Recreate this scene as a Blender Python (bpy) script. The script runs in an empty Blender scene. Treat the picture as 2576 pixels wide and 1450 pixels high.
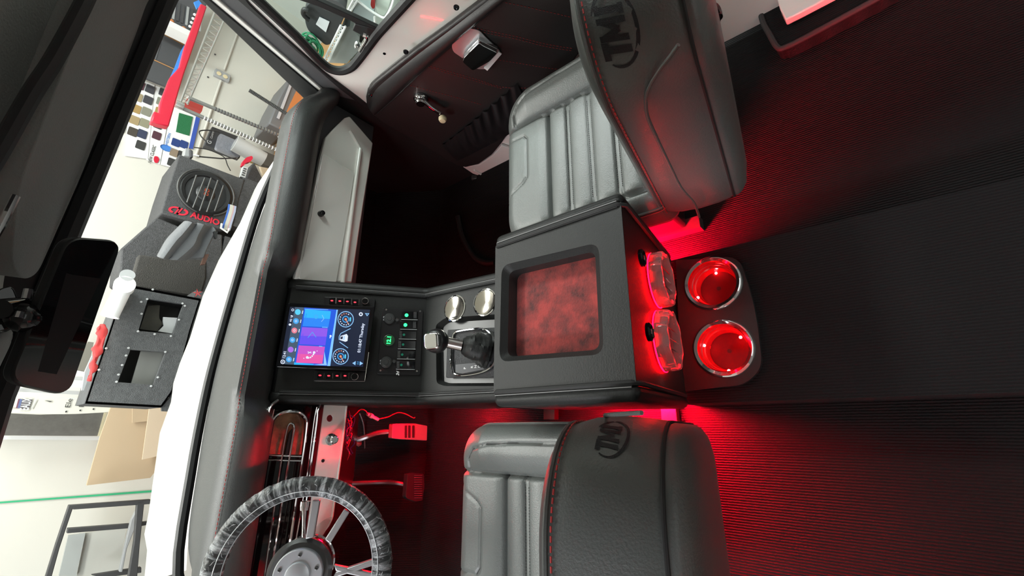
import bpy, bmesh, math, random
from mathutils import Vector as V, Matrix
random.seed(4)
scn = bpy.context.scene
COL = scn.collection

# ---------------------------------------------------------------- camera
FPX = 1100.0
CX, CY = 1288.0, 725.0
CAM = V((-0.215, 0.0, 1.05))
_f = V((-1368.0, 355.0, FPX)).normalized()            # truck forward, seen in the camera frame
_r = V((0.0, -FPX * FPX / 355.0, FPX)); _r = (_r - _r.dot(_f) * _f).normalized()
_u = _r.cross(_f)
def ray(px, py):
    d = V(((px - CX) / FPX, (py - CY) / FPX, 1.0))
    return V((_r.dot(d), _f.dot(d), _u.dot(d)))
def W(px, py, x=None, y=None, z=None, pl=None):
    """where the sight line through a photo pixel meets a real surface"""
    d = ray(px, py)
    if pl is not None: t = (pl[0] - CAM).dot(pl[1]) / d.dot(pl[1])
    elif x is not None: t = (x - CAM.x) / d.x
    elif y is not None: t = (y - CAM.y) / d.y
    else: t = (z - CAM.z) / d.z
    return CAM + d * t
cam_d = bpy.data.cameras.new('camera'); cam = bpy.data.objects.new('camera', cam_d); COL.objects.link(cam)
cam_d.sensor_width = 36.0; cam_d.lens = FPX / 2576.0 * 36.0; cam_d.clip_start = 0.01; cam_d.clip_end = 50
_xa, _ya, _za = V((_r.x, _f.x, _u.x)), V((_r.y, _f.y, _u.y)), V((_r.z, _f.z, _u.z))
cam.matrix_world = Matrix(((_xa.x, -_ya.x, -_za.x, CAM.x), (_xa.y, -_ya.y, -_za.y, CAM.y), (_xa.z, -_ya.z, -_za.z, CAM.z), (0, 0, 0, 1)))
scn.camera = cam
# ---------------------------------------------------------------- colour, world, lights
scn.view_settings.view_transform = 'Standard'; scn.view_settings.look = 'None'
scn.view_settings.exposure = 0.0; scn.view_settings.gamma = 1.0; scn.view_settings.use_curve_mapping = False
wd = bpy.data.worlds.new('world'); scn.world = wd; wd.use_nodes = True
wd.node_tree.nodes['Background'].inputs[0].default_value = (0.9, 1.0, 0.97, 1)
wd.node_tree.nodes['Background'].inputs[1].default_value = 0.05
def area(name, loc, rot, sx, sy, power, col=(1, 1, 1)):
    l = bpy.data.lights.new(name, 'AREA'); l.shape = 'RECTANGLE'; l.size = sx; l.size_y = sy; l.energy = power; l.color = col
    o = bpy.data.objects.new(name, l); COL.objects.link(o); o.location = loc; o.rotation_euler = rot; return o
area('shop_light_front', (0.2, 2.0, 2.25), (0, 0, 0), 2.4, 0.35, 76, (1.0, 0.99, 0.95))
area('shop_light_wall', (0.6, 2.75, 2.25), (0, 0, 0), 3.0, 0.3, 18, (1.0, 0.98, 0.93))
area('shop_light_side', (2.0, 0.6, 2.2), (0, 0.25, 0), 0.4, 2.6, 84, (0.92, 1.0, 0.97))
area('shop_light_driver_side', (-2.2, 0.7, 2.1), (0, -0.4, 0), 0.4, 2.0, 70, (0.93, 0.95, 1.0))
area('rear_fill_light', (-0.1, -2.4, 1.3), (math.pi / 2, 0, 0), 1.8, 1.0, 5, (0.96, 1.0, 0.97))  # fill added behind the cab to brighten the headliner and seatbacks
area('shop_light_rear', (-0.1, -1.6, 2.2), (0.35, 0, 0), 1.6, 0.3, 8, (0.95, 1.0, 0.97))

# ---------------------------------------------------------------- materials
MATS = {}
def mat(name, col=(.5, .5, .5), rough=.5, metal=0.0, bump=None, noise=None, emit=0.0, ecol=None, coat=0.0, spec=0.5, alpha=None, trans=0.0, sheen=0.0):
    m = bpy.data.materials.new(name); m.use_nodes = True; nt = m.node_tree; b = nt.nodes['Principled BSDF']
    c4 = (*col, 1)
    b.inputs['Base Color'].default_value = c4; b.inputs['Roughness'].default_value = rough; b.inputs['Metallic'].default_value = metal
    b.inputs['Coat Weight'].default_value = coat; b.inputs['Specular IOR Level'].default_value = spec
    b.inputs['Transmission Weight'].default_value = trans; b.inputs['Sheen Weight'].default_value = sheen
    if emit: b.inputs['Emission Color'].default_value = (*(ecol or col), 1); b.inputs['Emission Strength'].default_value = emit
    tc = nt.nodes.new('ShaderNodeTexCoord')
    if bump:
        n = nt.nodes.new('ShaderNodeTexNoise'); n.inputs['Scale'].default_value = bump[0]; n.inputs['Detail'].default_value = 3
        bp = nt.nodes.new('ShaderNodeBump'); bp.inputs['Strength'].default_value = bump[1]; bp.inputs['Distance'].default_value = bump[2] if len(bump) > 2 else .002
        nt.links.new(tc.outputs['Object'], n.inputs['Vector']); nt.links.new(n.outputs[0], bp.inputs['Height']); nt.links.new(bp.outputs[0], b.inputs['Normal'])
    if noise:   # (scale, second colour, lo, hi)
        n = nt.nodes.new('ShaderNodeTexNoise'); n.inputs['Scale'].default_value = noise[0]; n.inputs['Detail'].default_value = 6; n.inputs['Roughness'].default_value = .65
        cr = nt.nodes.new('ShaderNodeValToRGB'); cr.color_ramp.elements[0].color = c4; cr.color_ramp.elements[1].color = (*noise[1], 1)
        cr.color_ramp.elements[0].position = noise[2]; cr.color_ramp.elements[1].position = noise[3]
        nt.links.new(tc.outputs['Object'], n.inputs['Vector']); nt.links.new(n.outputs[0], cr.inputs[0]); nt.links.new(cr.outputs[0], b.inputs['Base Color'])
    MATS[name] = m; return m
def em(name, col, s=1.0): return mat(name, (0.0, 0.0, 0.0), .5, emit=s, ecol=col)
LEATHER = mat('black_leather', (.014, .0145, .014), .48, bump=(420, .35, .0012), spec=.26)
SEATL = mat('seat_leather', (.094, .102, .097), .39, bump=(380, .4, .0012), spec=.65)
VINYL = mat('black_vinyl', (.018, .019, .019), .45, bump=(500, .3, .001))
DASHV = mat('dash_vinyl', (.05, .052, .052), .42, bump=(500, .35, .001))
DOORV = mat('door_vinyl', (.022, .019, .019), .42, bump=(450, .3, .001))
SUEDE = mat('red_suede', (.05, .006, .005), .95, noise=(26, (.25, .022, .018), .36, .66), bump=(260, .5, .002), sheen=.3)
PLAS = mat('black_plastic', (.012, .012, .013), .3)
GLOSSB = mat('gloss_black', (.006, .006, .007), .08)
RUB = mat('black_rubber', (.012, .012, .013), .5)
CHROME = mat('chrome', (.86, .86, .87), .06, 1.0)
ALU = mat('polished_aluminium', (.66, .69, .74), .32, .75)
BRUSH = mat('brushed_aluminium', (.52, .52, .54), .38, .75)
STEEL = mat('dark_steel', (.12, .12, .12), .45, .8)
WHITEP = mat('white_paint', (.84, .82, .775), .22, coat=.6)
HOODP = mat('hood_paint', (.66, .66, .635), .3, coat=.4)
BEIGEP = mat('beige_seal', (.42, .39, .34), .6)
REDTHD = mat('dark_red_thread', (.20, .022, .022), .7)
REDTH = mat('red_thread', (.42, .035, .035), .7)
BLKTH = mat('black_thread', (.012, .012, .012), .7)
GRYTH = mat('grey_thread', (.16, .16, .16), .6)
LOGOM = mat('embroidery', (.006, .006, .008), .6, bump=(900, .6, .001))
HEADL = mat('headliner', (.46, .47, .44), .95, bump=(300, .5, .002), sheen=.2)
VISORM = mat('visor_fabric', (.20, .205, .195), .9, bump=(400, .5, .002))
WALLM = mat('wall_paint', (.67, .655, .60), .7, bump=(30, .08, .002))
WALLG = mat('wall_paint_grey', (.62, .64, .61), .7)
CONC = mat('garage_concrete', (.35, .34, .32), .7, noise=(3, (.27, .26, .25), .3, .7))
BCARP = mat('box_carpet', (.055, .055, .057), .95, bump=(260, .8, .004), noise=(90, (.10, .10, .105), .3, .75))
GCARP = mat('grey_box_carpet', (.075, .077, .080), .95, bump=(260, .8, .004), noise=(90, (.12, .125, .13), .3, .75))
CARDB = mat('cardboard', (.50, .38, .25), .8)
CARDL = mat('light_cardboard', (.64, .52, .38), .8)
CREAM = mat('cream_plastic', (.78, .66, .42), .35)
REDP = mat('red_plastic', (.62, .02, .05), .3)
REDC = mat('red_cloth', (.60, .05, .05), .8)
BLUEP = mat('blue_film', (.05, .25, .75), .5)
WOOD = mat('burl_wood', (.06, .022, .010), .25, noise=(14, (.26, .13, .07), .35, .62), coat=.4)
PLYW = mat('plain_wood', (.42, .22, .09), .6)
ORNG = mat('orange_card', (.62, .22, .07), .6)
GREYP = mat('grey_plastic', (.38, .39, .40), .5)
LGREY = mat('light_grey', (.55, .56, .57), .5)
DGREY = mat('dark_grey', (.07, .07, .075), .6)
WHT = mat('white_sheet', (.82, .83, .83), .6)
BLUET = mat('blue_ink', (.06, .22, .62), .6)
GOLDT = mat('gold_ink', (.75, .52, .12), .6)
BLACKT = mat('black_ink', (.03, .03, .03), .6)
PURPT = mat('maroon_ink', (.16, .06, .09), .6)
GREEN = mat('green_tape', (.04, .42, .20), .5)
TURF = mat('green_turf', (.02, .16, .06), .9, bump=(200, .8, .003))
CABG = mat('green_cable', (.01, .16, .07), .5)
WIRE = mat('shelf_wire', (.60, .60, .58), .3, .85)
REDTXT = mat('red_logo', (.70, .02, .05), .6)
CLOTH = mat('grey_cloth', (.16, .165, .175), .9, bump=(120, .5, .003))
STRIPE = mat('bright_sheet', (.80, .80, .76), .6)
def sw(n, c): return mat('swatch_' + n, c, .75)
REDLED = em('red_led', (1.0, .010, .012), 170.0)
REDDASH = em('red_dash_strip', (1.0, .0005, .008), 220.0)
REDDRV = em('red_driver_dash_strip', (1.0, .0006, .012), 1500.0)
REDSIDE = em('red_side_strip', (1.0, .0006, .018), 26000.0)
REDRING = em('red_ring_light', (1.0, .0003, .004), 70.0)
REDSTRIP = em('red_led_strip', (1.0, .0006, .016), 14000.0)
REDBTN = em('red_button_light', (1.0, .03, .05), 3.0)
GRNLED = em('green_led', (.12, 1.0, .22), 9.0)
GRNDIM = em('dim_green_led', (.0, .16, .09), .7)
GRNCORE = em('green_led_core', (.015, 1.0, .14), 5.0)
CUPM = mat('clear_red_cup', (.50, .02, .03), .25)
CUPF = mat('cup_base_pad', (.10, .004, .010), .55)
def thin_glass(name, refl, tint=(1, 1, 1), rough=.02, bump=None, scale=1.0):
    m = bpy.data.materials.new(name); m.use_nodes = True; nt = m.node_tree; nt.nodes.remove(nt.nodes['Principled BSDF'])
    tr = nt.nodes.new('ShaderNodeBsdfTransparent'); tr.inputs[0].default_value = (*tint, 1)
    gl = nt.nodes.new('ShaderNodeBsdfGlossy'); gl.inputs['Roughness'].default_value = rough
    mx = nt.nodes.new('ShaderNodeMixShader'); lw = nt.nodes.new('ShaderNodeLayerWeight'); lw.inputs[0].default_value = refl
    ml = nt.nodes.new('ShaderNodeMath'); ml.operation = 'MULTIPLY'; ml.inputs[1].default_value = scale; nt.links.new(lw.outputs['Fresnel'], ml.inputs[0]); nt.links.new(ml.outputs[0], mx.inputs[0]); nt.links.new(tr.outputs[0], mx.inputs[1]); nt.links.new(gl.outputs[0], mx.inputs[2])
    nt.links.new(mx.outputs[0], nt.nodes['Material Output'].inputs[0])
    if bump:
        tc = nt.nodes.new('ShaderNodeTexCoord'); n = nt.nodes.new('ShaderNodeTexNoise'); n.inputs['Scale'].default_value = bump[0]; n.inputs['Detail'].default_value = 5
        bp = nt.nodes.new('ShaderNodeBump'); bp.inputs['Strength'].default_value = bump[1]; bp.inputs['Distance'].default_value = .01
        nt.links.new(tc.outputs['Object'], n.inputs['Vector']); nt.links.new(n.outputs[0], bp.inputs['Height'])
        nt.links.new(bp.outputs[0], gl.inputs['Normal']); nt.links.new(bp.outputs[0], lw.inputs['Normal'])
    return m
GLASS = thin_glass('window_glass', .05, (.97, 1, .985), scale=.12)
VGLASS = thin_glass('green_tinted_glass', .10, (.90, 1, .96), scale=.4)
WRAP = thin_glass('clear_film', .32, (.90, .92, .94), .12, (60, 1.0))
def milky(m):
    nt = m.node_tree; out = nt.nodes['Material Output']; old = out.inputs[0].links[0].from_socket
    df = nt.nodes.new('ShaderNodeBsdfDiffuse'); df.inputs[0].default_value = (.74, .76, .78, 1); mx = nt.nodes.new('ShaderNodeMixShader')
    uv = nt.nodes.new('ShaderNodeUVMap'); uv.uv_map = 'wrap'; mp_ = nt.nodes.new('ShaderNodeMapping'); mp_.inputs['Scale'].default_value = (95, 1.3, 1)
    n = nt.nodes.new('ShaderNodeTexNoise'); n.inputs['Scale'].default_value = 1; n.inputs['Detail'].default_value = 6; n.inputs['Roughness'].default_value = .7; n.inputs['Distortion'].default_value = .25
    cr = nt.nodes.new('ShaderNodeValToRGB'); cr.color_ramp.elements[0].position = .46; cr.color_ramp.elements[0].color = (.03, .03, .03, 1); cr.color_ramp.elements[1].position = .74; cr.color_ramp.elements[1].color = (.8, .8, .8, 1)
    nt.links.new(uv.outputs[0], mp_.inputs[0]); nt.links.new(mp_.outputs[0], n.inputs['Vector']); nt.links.new(n.outputs[0], cr.inputs[0]); nt.links.new(cr.outputs[0], mx.inputs[0]); nt.links.new(old, mx.inputs[1]); nt.links.new(df.outputs[0], mx.inputs[2]); nt.links.new(mx.outputs[0], out.inputs[0])
milky(WRAP)
def carpet(name, axis, col):
    m = mat(name, col, .95, spec=.22); nt = m.node_tree; b = nt.nodes['Principled BSDF']
    tc = nt.nodes.new('ShaderNodeTexCoord'); wv = nt.nodes.new('ShaderNodeTexWave'); wv.bands_direction = axis
    wv.inputs['Scale'].default_value = 62; wv.inputs['Distortion'].default_value = 1.1; wv.inputs['Detail'].default_value = 3; wv.inputs['Detail Scale'].default_value = 3
    ns = nt.nodes.new('ShaderNodeTexNoise'); ns.inputs['Scale'].default_value = 190; ad = nt.nodes.new('ShaderNodeMath'); ad.operation = 'ADD'
    bp = nt.nodes.new('ShaderNodeBump'); bp.inputs['Strength'].default_value = .7; bp.inputs['Distance'].default_value = .003
    nt.links.new(tc.outputs['Object'], wv.inputs[0]); nt.links.new(tc.outputs['Object'], ns.inputs['Vector'])
    nt.links.new(wv.outputs['Fac'], ad.inputs[0]); nt.links.new(ns.outputs[0], ad.inputs[1]); nt.links.new(ad.outputs[0], bp.inputs['Height']); nt.links.new(bp.outputs[0], b.inputs['Normal'])
    mx = nt.nodes.new('ShaderNodeMix'); mx.data_type = 'RGBA'; mx.inputs[6].default_value = (*[c * .75 for c in col], 1); mx.inputs[7].default_value = (*[c * 1.3 for c in col], 1)
    nt.links.new(wv.outputs['Fac'], mx.inputs[0]); nt.links.new(mx.outputs[2], b.inputs['Base Color']); return m
CARPET = carpet('loop_carpet', 'X', (.0085, .008, .0085))

# ---------------------------------------------------------------- mesh helpers
def basis(n, up=None):
    n = V(n).normalized(); up = V(up) if up is not None else (V((0, 0, 1)) if abs(n.z) < .9 else V((0, 1, 0)))
    a = up.cross(n).normalized(); return a, n.cross(a), n
_TXT = {}
def text_geo(s, shear=0, bold=0, align='CENTER'):
    k = (s, shear, bold, align)
    if k not in _TXT:
        c = bpy.data.curves.new('t', 'FONT'); c.body = s; c.align_x = align; c.align_y = 'CENTER'; c.size = 1; c.shear = shear; c.offset = bold; c.resolution_u = 3
        o = bpy.data.objects.new('t', c); COL.objects.link(o); dg = bpy.context.evaluated_depsgraph_get()
        me = bpy.data.meshes.new_from_object(o.evaluated_get(dg))
        _TXT[k] = ([v.co.copy() for v in me.vertices], [tuple(p.vertices) for p in me.polygons])
        bpy.data.objects.remove(o); bpy.data.curves.remove(c); bpy.data.meshes.remove(me)
    return _TXT[k]
class M:
    def __init__(s): s.v = []; s.f = []; s.mi = []; s.mats = []
    def m(s, mt):
        if mt not in s.mats: s.mats.append(mt)
        return s.mats.index(mt)
    def add(s, vs, fs, mt):
        o = len(s.v); s.v += [V(p) for p in vs]; i = s.m(mt)
        for f in fs: s.f.append(tuple(o + k for k in f)); s.mi.append(i)
        return s
    def poly(s, pts, mt): return s.add(pts, [tuple(range(len(pts)))], mt)
    def prism(s, pts, vec, mt):
        n = len(pts); vec = V(vec); vs = [V(p) for p in pts] + [V(p) + vec for p in pts]
        return s.add(vs, [tuple(range(n))[::-1], tuple(range(n, 2 * n))] + [(i, (i + 1) % n, n + (i + 1) % n, n + i) for i in range(n)], mt)
    def box(s, lo, hi, mt):
        x0, y0, z0 = lo; x1, y1, z1 = hi
        return s.prism([(x0, y0, z0), (x1, y0, z0), (x1, y1, z0), (x0, y1, z0)], (0, 0, z1 - z0), mt)
    def tube(s, pts, r, mt, closed=False, seg=8, caps=True, scale=None):
        pts = [V(p) for p in pts]; n = len(pts); vs = []; prev = None
        for i, p in enumerate(pts):
            a = pts[i - 1] if (i or closed) else p; b = pts[(i + 1) % n] if (i < n - 1 or closed) else p
            t = (b - a).normalized()
            if prev is None: u = t.orthogonal().normalized()
            else: u = (prev - prev.dot(t) * t); u = u.normalized() if u.length > 1e-6 else t.orthogonal().normalized()
            prev = u; w = t.cross(u); rr = r[i] if isinstance(r, (list, tuple)) else r
            for k in range(seg):
                an = 2 * math.pi * k / seg; vs.append(p + (u * math.cos(an) + w * math.sin(an)) * rr)
        fs = []
        for i in range(n if closed else n - 1):
            j = (i + 1) % n
            for k in range(seg): fs.append((i * seg + k, i * seg + (k + 1) % seg, j * seg + (k + 1) % seg, j * seg + k))
        if caps and not closed: fs += [tuple(range(seg))[::-1], tuple(range((n - 1) * seg, n * seg))]
        return s.add(vs, fs, mt)
    def lathe(s, prof, o, n, mt, seg=32, sx=1.0, sy=1.0, up=None, caps=False):
        a, b, n = basis(n, up); o = V(o); vs = []; k = len(prof)
        for i in range(seg):
            an = 2 * math.pi * i / seg; d = a * math.cos(an) * sx + b * math.sin(an) * sy
            for r, h in prof: vs.append(o + d * r + n * h)
        fs = [(i * k + j, ((i + 1) % seg) * k + j, ((i + 1) % seg) * k + j + 1, i * k + j + 1) for i in range(seg) for j in range(k - 1)]
        if caps and prof[0][0] > 1e-6: fs.append(tuple(i * k for i in range(seg))[::-1])
        if caps and prof[-1][0] > 1e-6: fs.append(tuple(i * k + k - 1 for i in range(seg)))
        return s.add(vs, fs, mt)
    def ball(s, c, r, mt, sx=1, sy=1, sz=1, seg=14):
        pr = [(math.sin(math.pi * i / 8) * r, -math.cos(math.pi * i / 8) * r * sz) for i in range(9)]
        pr[0] = (1e-7, pr[0][1]); pr[-1] = (1e-7, pr[-1][1]); return s.lathe(pr, c, (0, 0, 1), mt, seg, sx, sy)
    def text(s, body, size, o, u, v, mt, depth=.0006, shear=0, bold=0, align='CENTER', fn=None, fit=None):
        vs, fs = text_geo(body, shear, bold, align)
        if fit:
            x0, x1 = min(q.x for q in vs), max(q.x for q in vs); y0, y1 = min(q.y for q in vs), max(q.y for q in vs)
            vs = [V(((q.x - (x0 + x1) / 2) / (x1 - x0) * fit[0] / size, (q.y - (y0 + y1) / 2) / (y1 - y0) * fit[1] / size, 0)) for q in vs]
        o = V(o); u = V(u).normalized(); v = V(v).normalized(); n = u.cross(v)
        if fn: top = [fn(p.x * size, p.y * size, depth) for p in vs]; bot = [fn(p.x * size, p.y * size, 0) for p in vs]
        else: top = [o + u * p.x * size + v * p.y * size + n * depth for p in vs]; bot = None
        s.add(top, fs, mt)
        if bot: s.add(bot, fs, mt)
        return s
    def holed(s, outer, holes, vec, mt, floor=None, wall=None):
        """flat plate with holes; walls go down by vec"""
        bm = bmesh.new(); es = []
        for lp in [outer] + holes:
            vs = [bm.verts.new(p) for p in lp]
            for i in range(len(vs)): es.append(bm.edges.new((vs[i], vs[(i + 1) % len(vs)])))
        bmesh.ops.triangle_fill(bm, use_beauty=True, edges=es, normal=-V(vec).normalized())
        bm.verts.index_update(); s.add([v.co for v in bm.verts], [tuple(v.index for v in f.verts) for f in bm.faces], mt)
        bm.free(); vec = V(vec)
        for k, h in enumerate([outer] + holes):
            n = len(h); vs = [V(p) for p in h] + [V(p) + vec for p in h]
            s.add(vs, [(i, (i + 1) % n, n + (i + 1) % n, n + i) for i in range(n)], wall or mt)
            if k and floor: s.add([V(p) + vec for p in h], [tuple(range(n))], floor)
        return s
    def grid(s, nx, ny, fn, mt, wrap=False):
        vs = [fn(i / (nx - (0 if wrap else 1)), j / (ny - 1)) for i in range(nx) for j in range(ny)]
        fs = [(i * ny + j, ((i + 1) % nx) * ny + j, ((i + 1) % nx) * ny + j + 1, i * ny + j + 1) for i in range(nx if wrap else nx - 1) for j in range(ny - 1)]
        return s.add(vs, fs, mt)
def rnd(pts, r, seg=5):
    """round the corners of a polygon in space"""
    pts = [V(p) for p in pts]; out = []; n = len(pts)
    rs = r if isinstance(r, (list, tuple)) else [r] * n
    for i, p in enumerate(pts):
        a, b = pts[i - 1] - p, pts[(i + 1) % n] - p; rr = min(rs[i], a.length * .48, b.length * .48)
        if rr <= 1e-6: out.append(p); continue
        A, B = p + a.normalized() * rr, p + b.normalized() * rr
        for k in range(seg + 1):
            t = k / seg; out.append(A * (1 - t) ** 2 + p * 2 * t * (1 - t) + B * t * t)
    return out
def smooth_path(pts, k=6):
    pts = [V(p) for p in pts]; out = []
    for i in range(len(pts) - 1):
        p0, p1, p2, p3 = pts[max(i - 1, 0)], pts[i], pts[i + 1], pts[min(i + 2, len(pts) - 1)]
        for j in range(k):
            t = j / k; out.append(.5 * ((2 * p1) + (p2 - p0) * t + (2 * p0 - 5 * p1 + 4 * p2 - p3) * t * t + (3 * p1 - p0 - 3 * p2 + p3) * t ** 3))
    return out + [pts[-1]]
def stitches(m, path, mt, step=.007, ln=.0045, r=.0009, off=V((0, 0, 0))):
    path = [V(p) for p in path]; acc = 0
    for i in range(len(path) - 1):
        a, b = path[i], path[i + 1]; L = (b - a).length
        if L < 1e-6: continue
        d = (b - a) / L; t = -acc
        while t < L:
            if t >= 0: m.tube([a + d * t + off, a + d * min(t + ln, L + ln) + off], r, mt, seg=4)
            t += step
        acc = (step - (t - L)) % step
    return m
def braid(m, path, up, w, mt, step=.006):
    """cross stitched seam: two cords with slanting stitches between them"""
    path = [V(p) for p in path]; up = V(up)
    for sg in (-1, 1):
        q = []
        for i, p in enumerate(path):
            t = (path[min(i + 1, len(path) - 1)] - path[max(i - 1, 0)]).normalized(); q.append(p + t.cross(up).normalized() * sg * w)
        m.tube(q, .0011, mt, seg=5)
    for i in range(len(path) - 1):
        a, b = path[i], path[i + 1]; L = (b - a).length; d = (b - a).normalized(); sd = d.cross(up).normalized(); k = int(L / step)
        for j in range(k):
            c = a + d * (j + .5) * step; m.tube([c - sd * w * .8 - d * .002, c + sd * w * .8 + d * .002], .0009, mt, seg=4)
def setp(o, label=None, cat=None, group=None, kind=None):
    if label: o['label'] = label
    if cat: o['category'] = cat
    if group: o['group'] = group
    if kind: o['kind'] = kind
    return o
def thing(name, label, cat, loc=(0, 0, 0), group=None):
    o = bpy.data.objects.new(name, None); COL.objects.link(o); o.empty_display_size = .05; o.location = loc
    return setp(o, label, cat, group)
def P(name, m, parent=None, smooth=True, bevel=0, label=None, sub=0, ang=40, seg=2):
    me = bpy.data.meshes.new(name); me.from_pydata([tuple(v) for v in m.v], [], m.f); me.update()
    for mt in m.mats: me.materials.append(mt)
    me.polygons.foreach_set('material_index', m.mi)
    bm = bmesh.new(); bm.from_mesh(me); bmesh.ops.recalc_face_normals(bm, faces=bm.faces); bm.to_mesh(me); bm.free()
    if smooth:
        me.polygons.foreach_set('use_smooth', [True] * len(me.polygons)); me.set_sharp_from_angle(angle=math.radians(ang))
    o = bpy.data.objects.new(name, me); COL.objects.link(o)
    if bevel:
        b = o.modifiers.new('b', 'BEVEL'); b.width = bevel; b.segments = seg; b.limit_method = 'ANGLE'; b.angle_limit = math.radians(35); b.harden_normals = False
    if sub: sm = o.modifiers.new('s', 'SUBSURF'); sm.levels = sub; sm.render_levels = sub
    if parent is not None:
        o.parent = parent
        o.matrix_parent_inverse = Matrix.Translation(V((0, 0, 0)) if parent.parent else -parent.location)
    else:
        xs = [v.x for v in m.v]; ys = [v.y for v in m.v]; zs = [v.z for v in m.v]
        base = V(((min(xs) + max(xs)) / 2, (min(ys) + max(ys)) / 2, min(zs)))
        me.transform(Matrix.Translation(-base)); o.location = base
    if label: o['label'] = label
    return o
def T(name, m, label, cat, group=None, **k): return setp(P(name, m, **k), label, cat, group)
def S(name, m, **k): return setp(P(name, m, **k), kind='structure')
def px(lst, **k): return [W(a, b, **k) for a, b in lst]
def clampn(x, a, b): return max(a, min(b, x))
# ================================================================ SETTING: garage around the truck
GZ = -0.55
S('floor', M().prism([(-4, -2.6, GZ - .1), (3.3, -2.6, GZ - .1), (3.3, 3.5, GZ - .1), (-4, 3.5, GZ - .1)], (0, 0, .1), CONC))
S('wall_front', M().box((-4, 3.4, GZ), (3.4, 3.5, 2.5), WALLM), smooth=False)
S('wall_right', M().box((3.3, -2.6, GZ), (3.4, 3.4, 2.5), WALLG), smooth=False)
S('wall_left', M().box((-4.1, -2.6, GZ), (-4, 3.5, 2.5), WALLM), smooth=False)
S('wall_rear', M().box((-4, -2.7, GZ), (3.4, -2.6, 2.5), mat('rear_wall_paint', (.25, .25, .24), .8)), smooth=False)
S('ceiling', M().box((-4, -2.6, 2.5), (3.4, 3.5, 2.6), WALLM), smooth=False)

# ================================================================ SETTING: cab shell
# carpeted cab floor, toe board and firewall
m = M(); prof = [(-.62, 0), (1.28, 0), (1.50, .16), (1.52, .56), (1.545, .56), (1.53, .14), (1.30, -.03), (-.62, -.03)]
m.prism([(-.80, y, z) for y, z in prof], (1.60, 0, 0), CARPET); S('floor', m, smooth=False)
# kick panels and door sills
for sx, nm in ((1, 'trim_1'), (-1, 'trim_2')):
    m = M(); m.prism([(sx * .742, y, z) for y, z in [(1.05, -.02), (1.53, -.02), (1.53, .56), (1.25, .60), (1.05, .60)]], (sx * .03, 0, 0), VINYL); S(nm, m, smooth=False)
# raised carpeted tunnel behind the console
TZ = .095
c1, c2 = W(1791, 713, z=TZ + .012), W(1818, 876, z=TZ + .012); CUPR = .0585
def circ(c, r, n=28, z=None): return [V((c.x + r * math.cos(2 * math.pi * i / n), c.y + r * math.sin(2 * math.pi * i / n), c.z if z is None else z)) for i in range(n)]
m = M(); m.holed([V((-.165, -.62, TZ)), V((.155, -.62, TZ)), V((.155, .34, TZ)), V((-.165, .34, TZ))], [circ(c1, CUPR - .006, z=TZ), circ(c2, CUPR - .006, z=TZ)], (0, 0, -.094), CARPET, wall=CARPET)
S('trim_3', m, smooth=False)
# right and left body sides behind the doors
for sx, nm in ((1, 'wall_right'), (-1, 'wall_left')):
    m = M(); m.prism([(sx * .80, y, z) for y, z in [(-.62, -.05), (.10, -.05), (.10, .66), (-.62, .66)]], (sx * .05, 0, 0), WHITEP)
    m.prism([(sx * .77, y, z) for y, z in [(-.62, -.05), (1.1, -.05), (1.1, -.005), (-.62, -.005)]], (sx * .08, 0, 0), WHITEP); S(nm, m, bevel=.004)
# carpeted step with a piped edge in front of the wheel housing
rp = px([(1905, -30), (1916, 45), (1935, 85), (1957, 120), (1980, 117), (2030, 92), (2200, 0), (2260, -35)], z=.045)
m = M(); q = [V((.795, p.y, p.z)) for p in (rp[-1], rp[0])]
m.prism(rp + q, (0, 0, -.043), CARPET); m.tube(smooth_path(rp), .006, mat('carpet_edging', (.035, .033, .033), .8)); S('trim_4', m, smooth=False)
m = M(); wp = px([(1950, -20), (1962, 22), (1976, 50), (2010, 33), (2110, -20)], z=.075); m.prism(wp, (0, 0, -.02), WHITEP); S('trim_5', m, bevel=.003)

# roof with headliner, windshield header
m = M(); hp = []
def roofz(x, y): return 1.155 - .05 * (x / .7) ** 2 - (.10 * max(0, (y - .50) / .25) ** 1.6 if y > .50 else 0)
m.grid(25, 46, lambda u, v: V((-.70 + 1.40 * u, -.60 + 1.35 * v, roofz(-.70 + 1.40 * u, -.60 + 1.35 * v))), HEADL)
m.grid(25, 46, lambda u, v: V((-.72 + 1.44 * u, -.61 + 1.37 * v, roofz(-.70 + 1.40 * u, -.60 + 1.35 * v) + .035)), WHITEP)
S('ceiling', m)
hdr = [W(430, -20, y=.735), W(420, 0, y=.74), W(240, 430, y=.76), W(100, 760, y=.765), W(0, 1000, y=.76), V((-.45, .75, 1.03)), V((-.70, .70, 1.0))]
hdr = [V((.66, .70, .985))] + hdr
m = M(); m.tube(hdr, [.012] * len(hdr), RUB, seg=8)
m.add([p + V((0, 0, .004)) for p in hdr] + [V((p.x, p.y - .05, roofz(p.x, p.y - .05) + .01)) for p in hdr], [(i, i + 1, i + 1 + len(hdr), i + len(hdr)) for i in range(len(hdr) - 1)], RUB)
S('trim_6', m)
# windshield base line, A pillar
base = [W(a, b, y=y) for a, b, y in [(800, 238, 1.13), (745, 303, 1.20), (715, 385, 1.245), (655, 520, 1.29), (600, 700, 1.32), (552, 870, 1.33), (520, 1000, 1.33), (483, 1200, 1.31), (452, 1450, 1.26)]] + [V((-.62, 1.20, .63)), V((-.74, 1.10, .60))]
bs = smooth_path(base, 4)
m = M(); m.tube([p + V((0, .012, .0)) for p in bs], .011, RUB, seg=8); S('trim_7', m)
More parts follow.
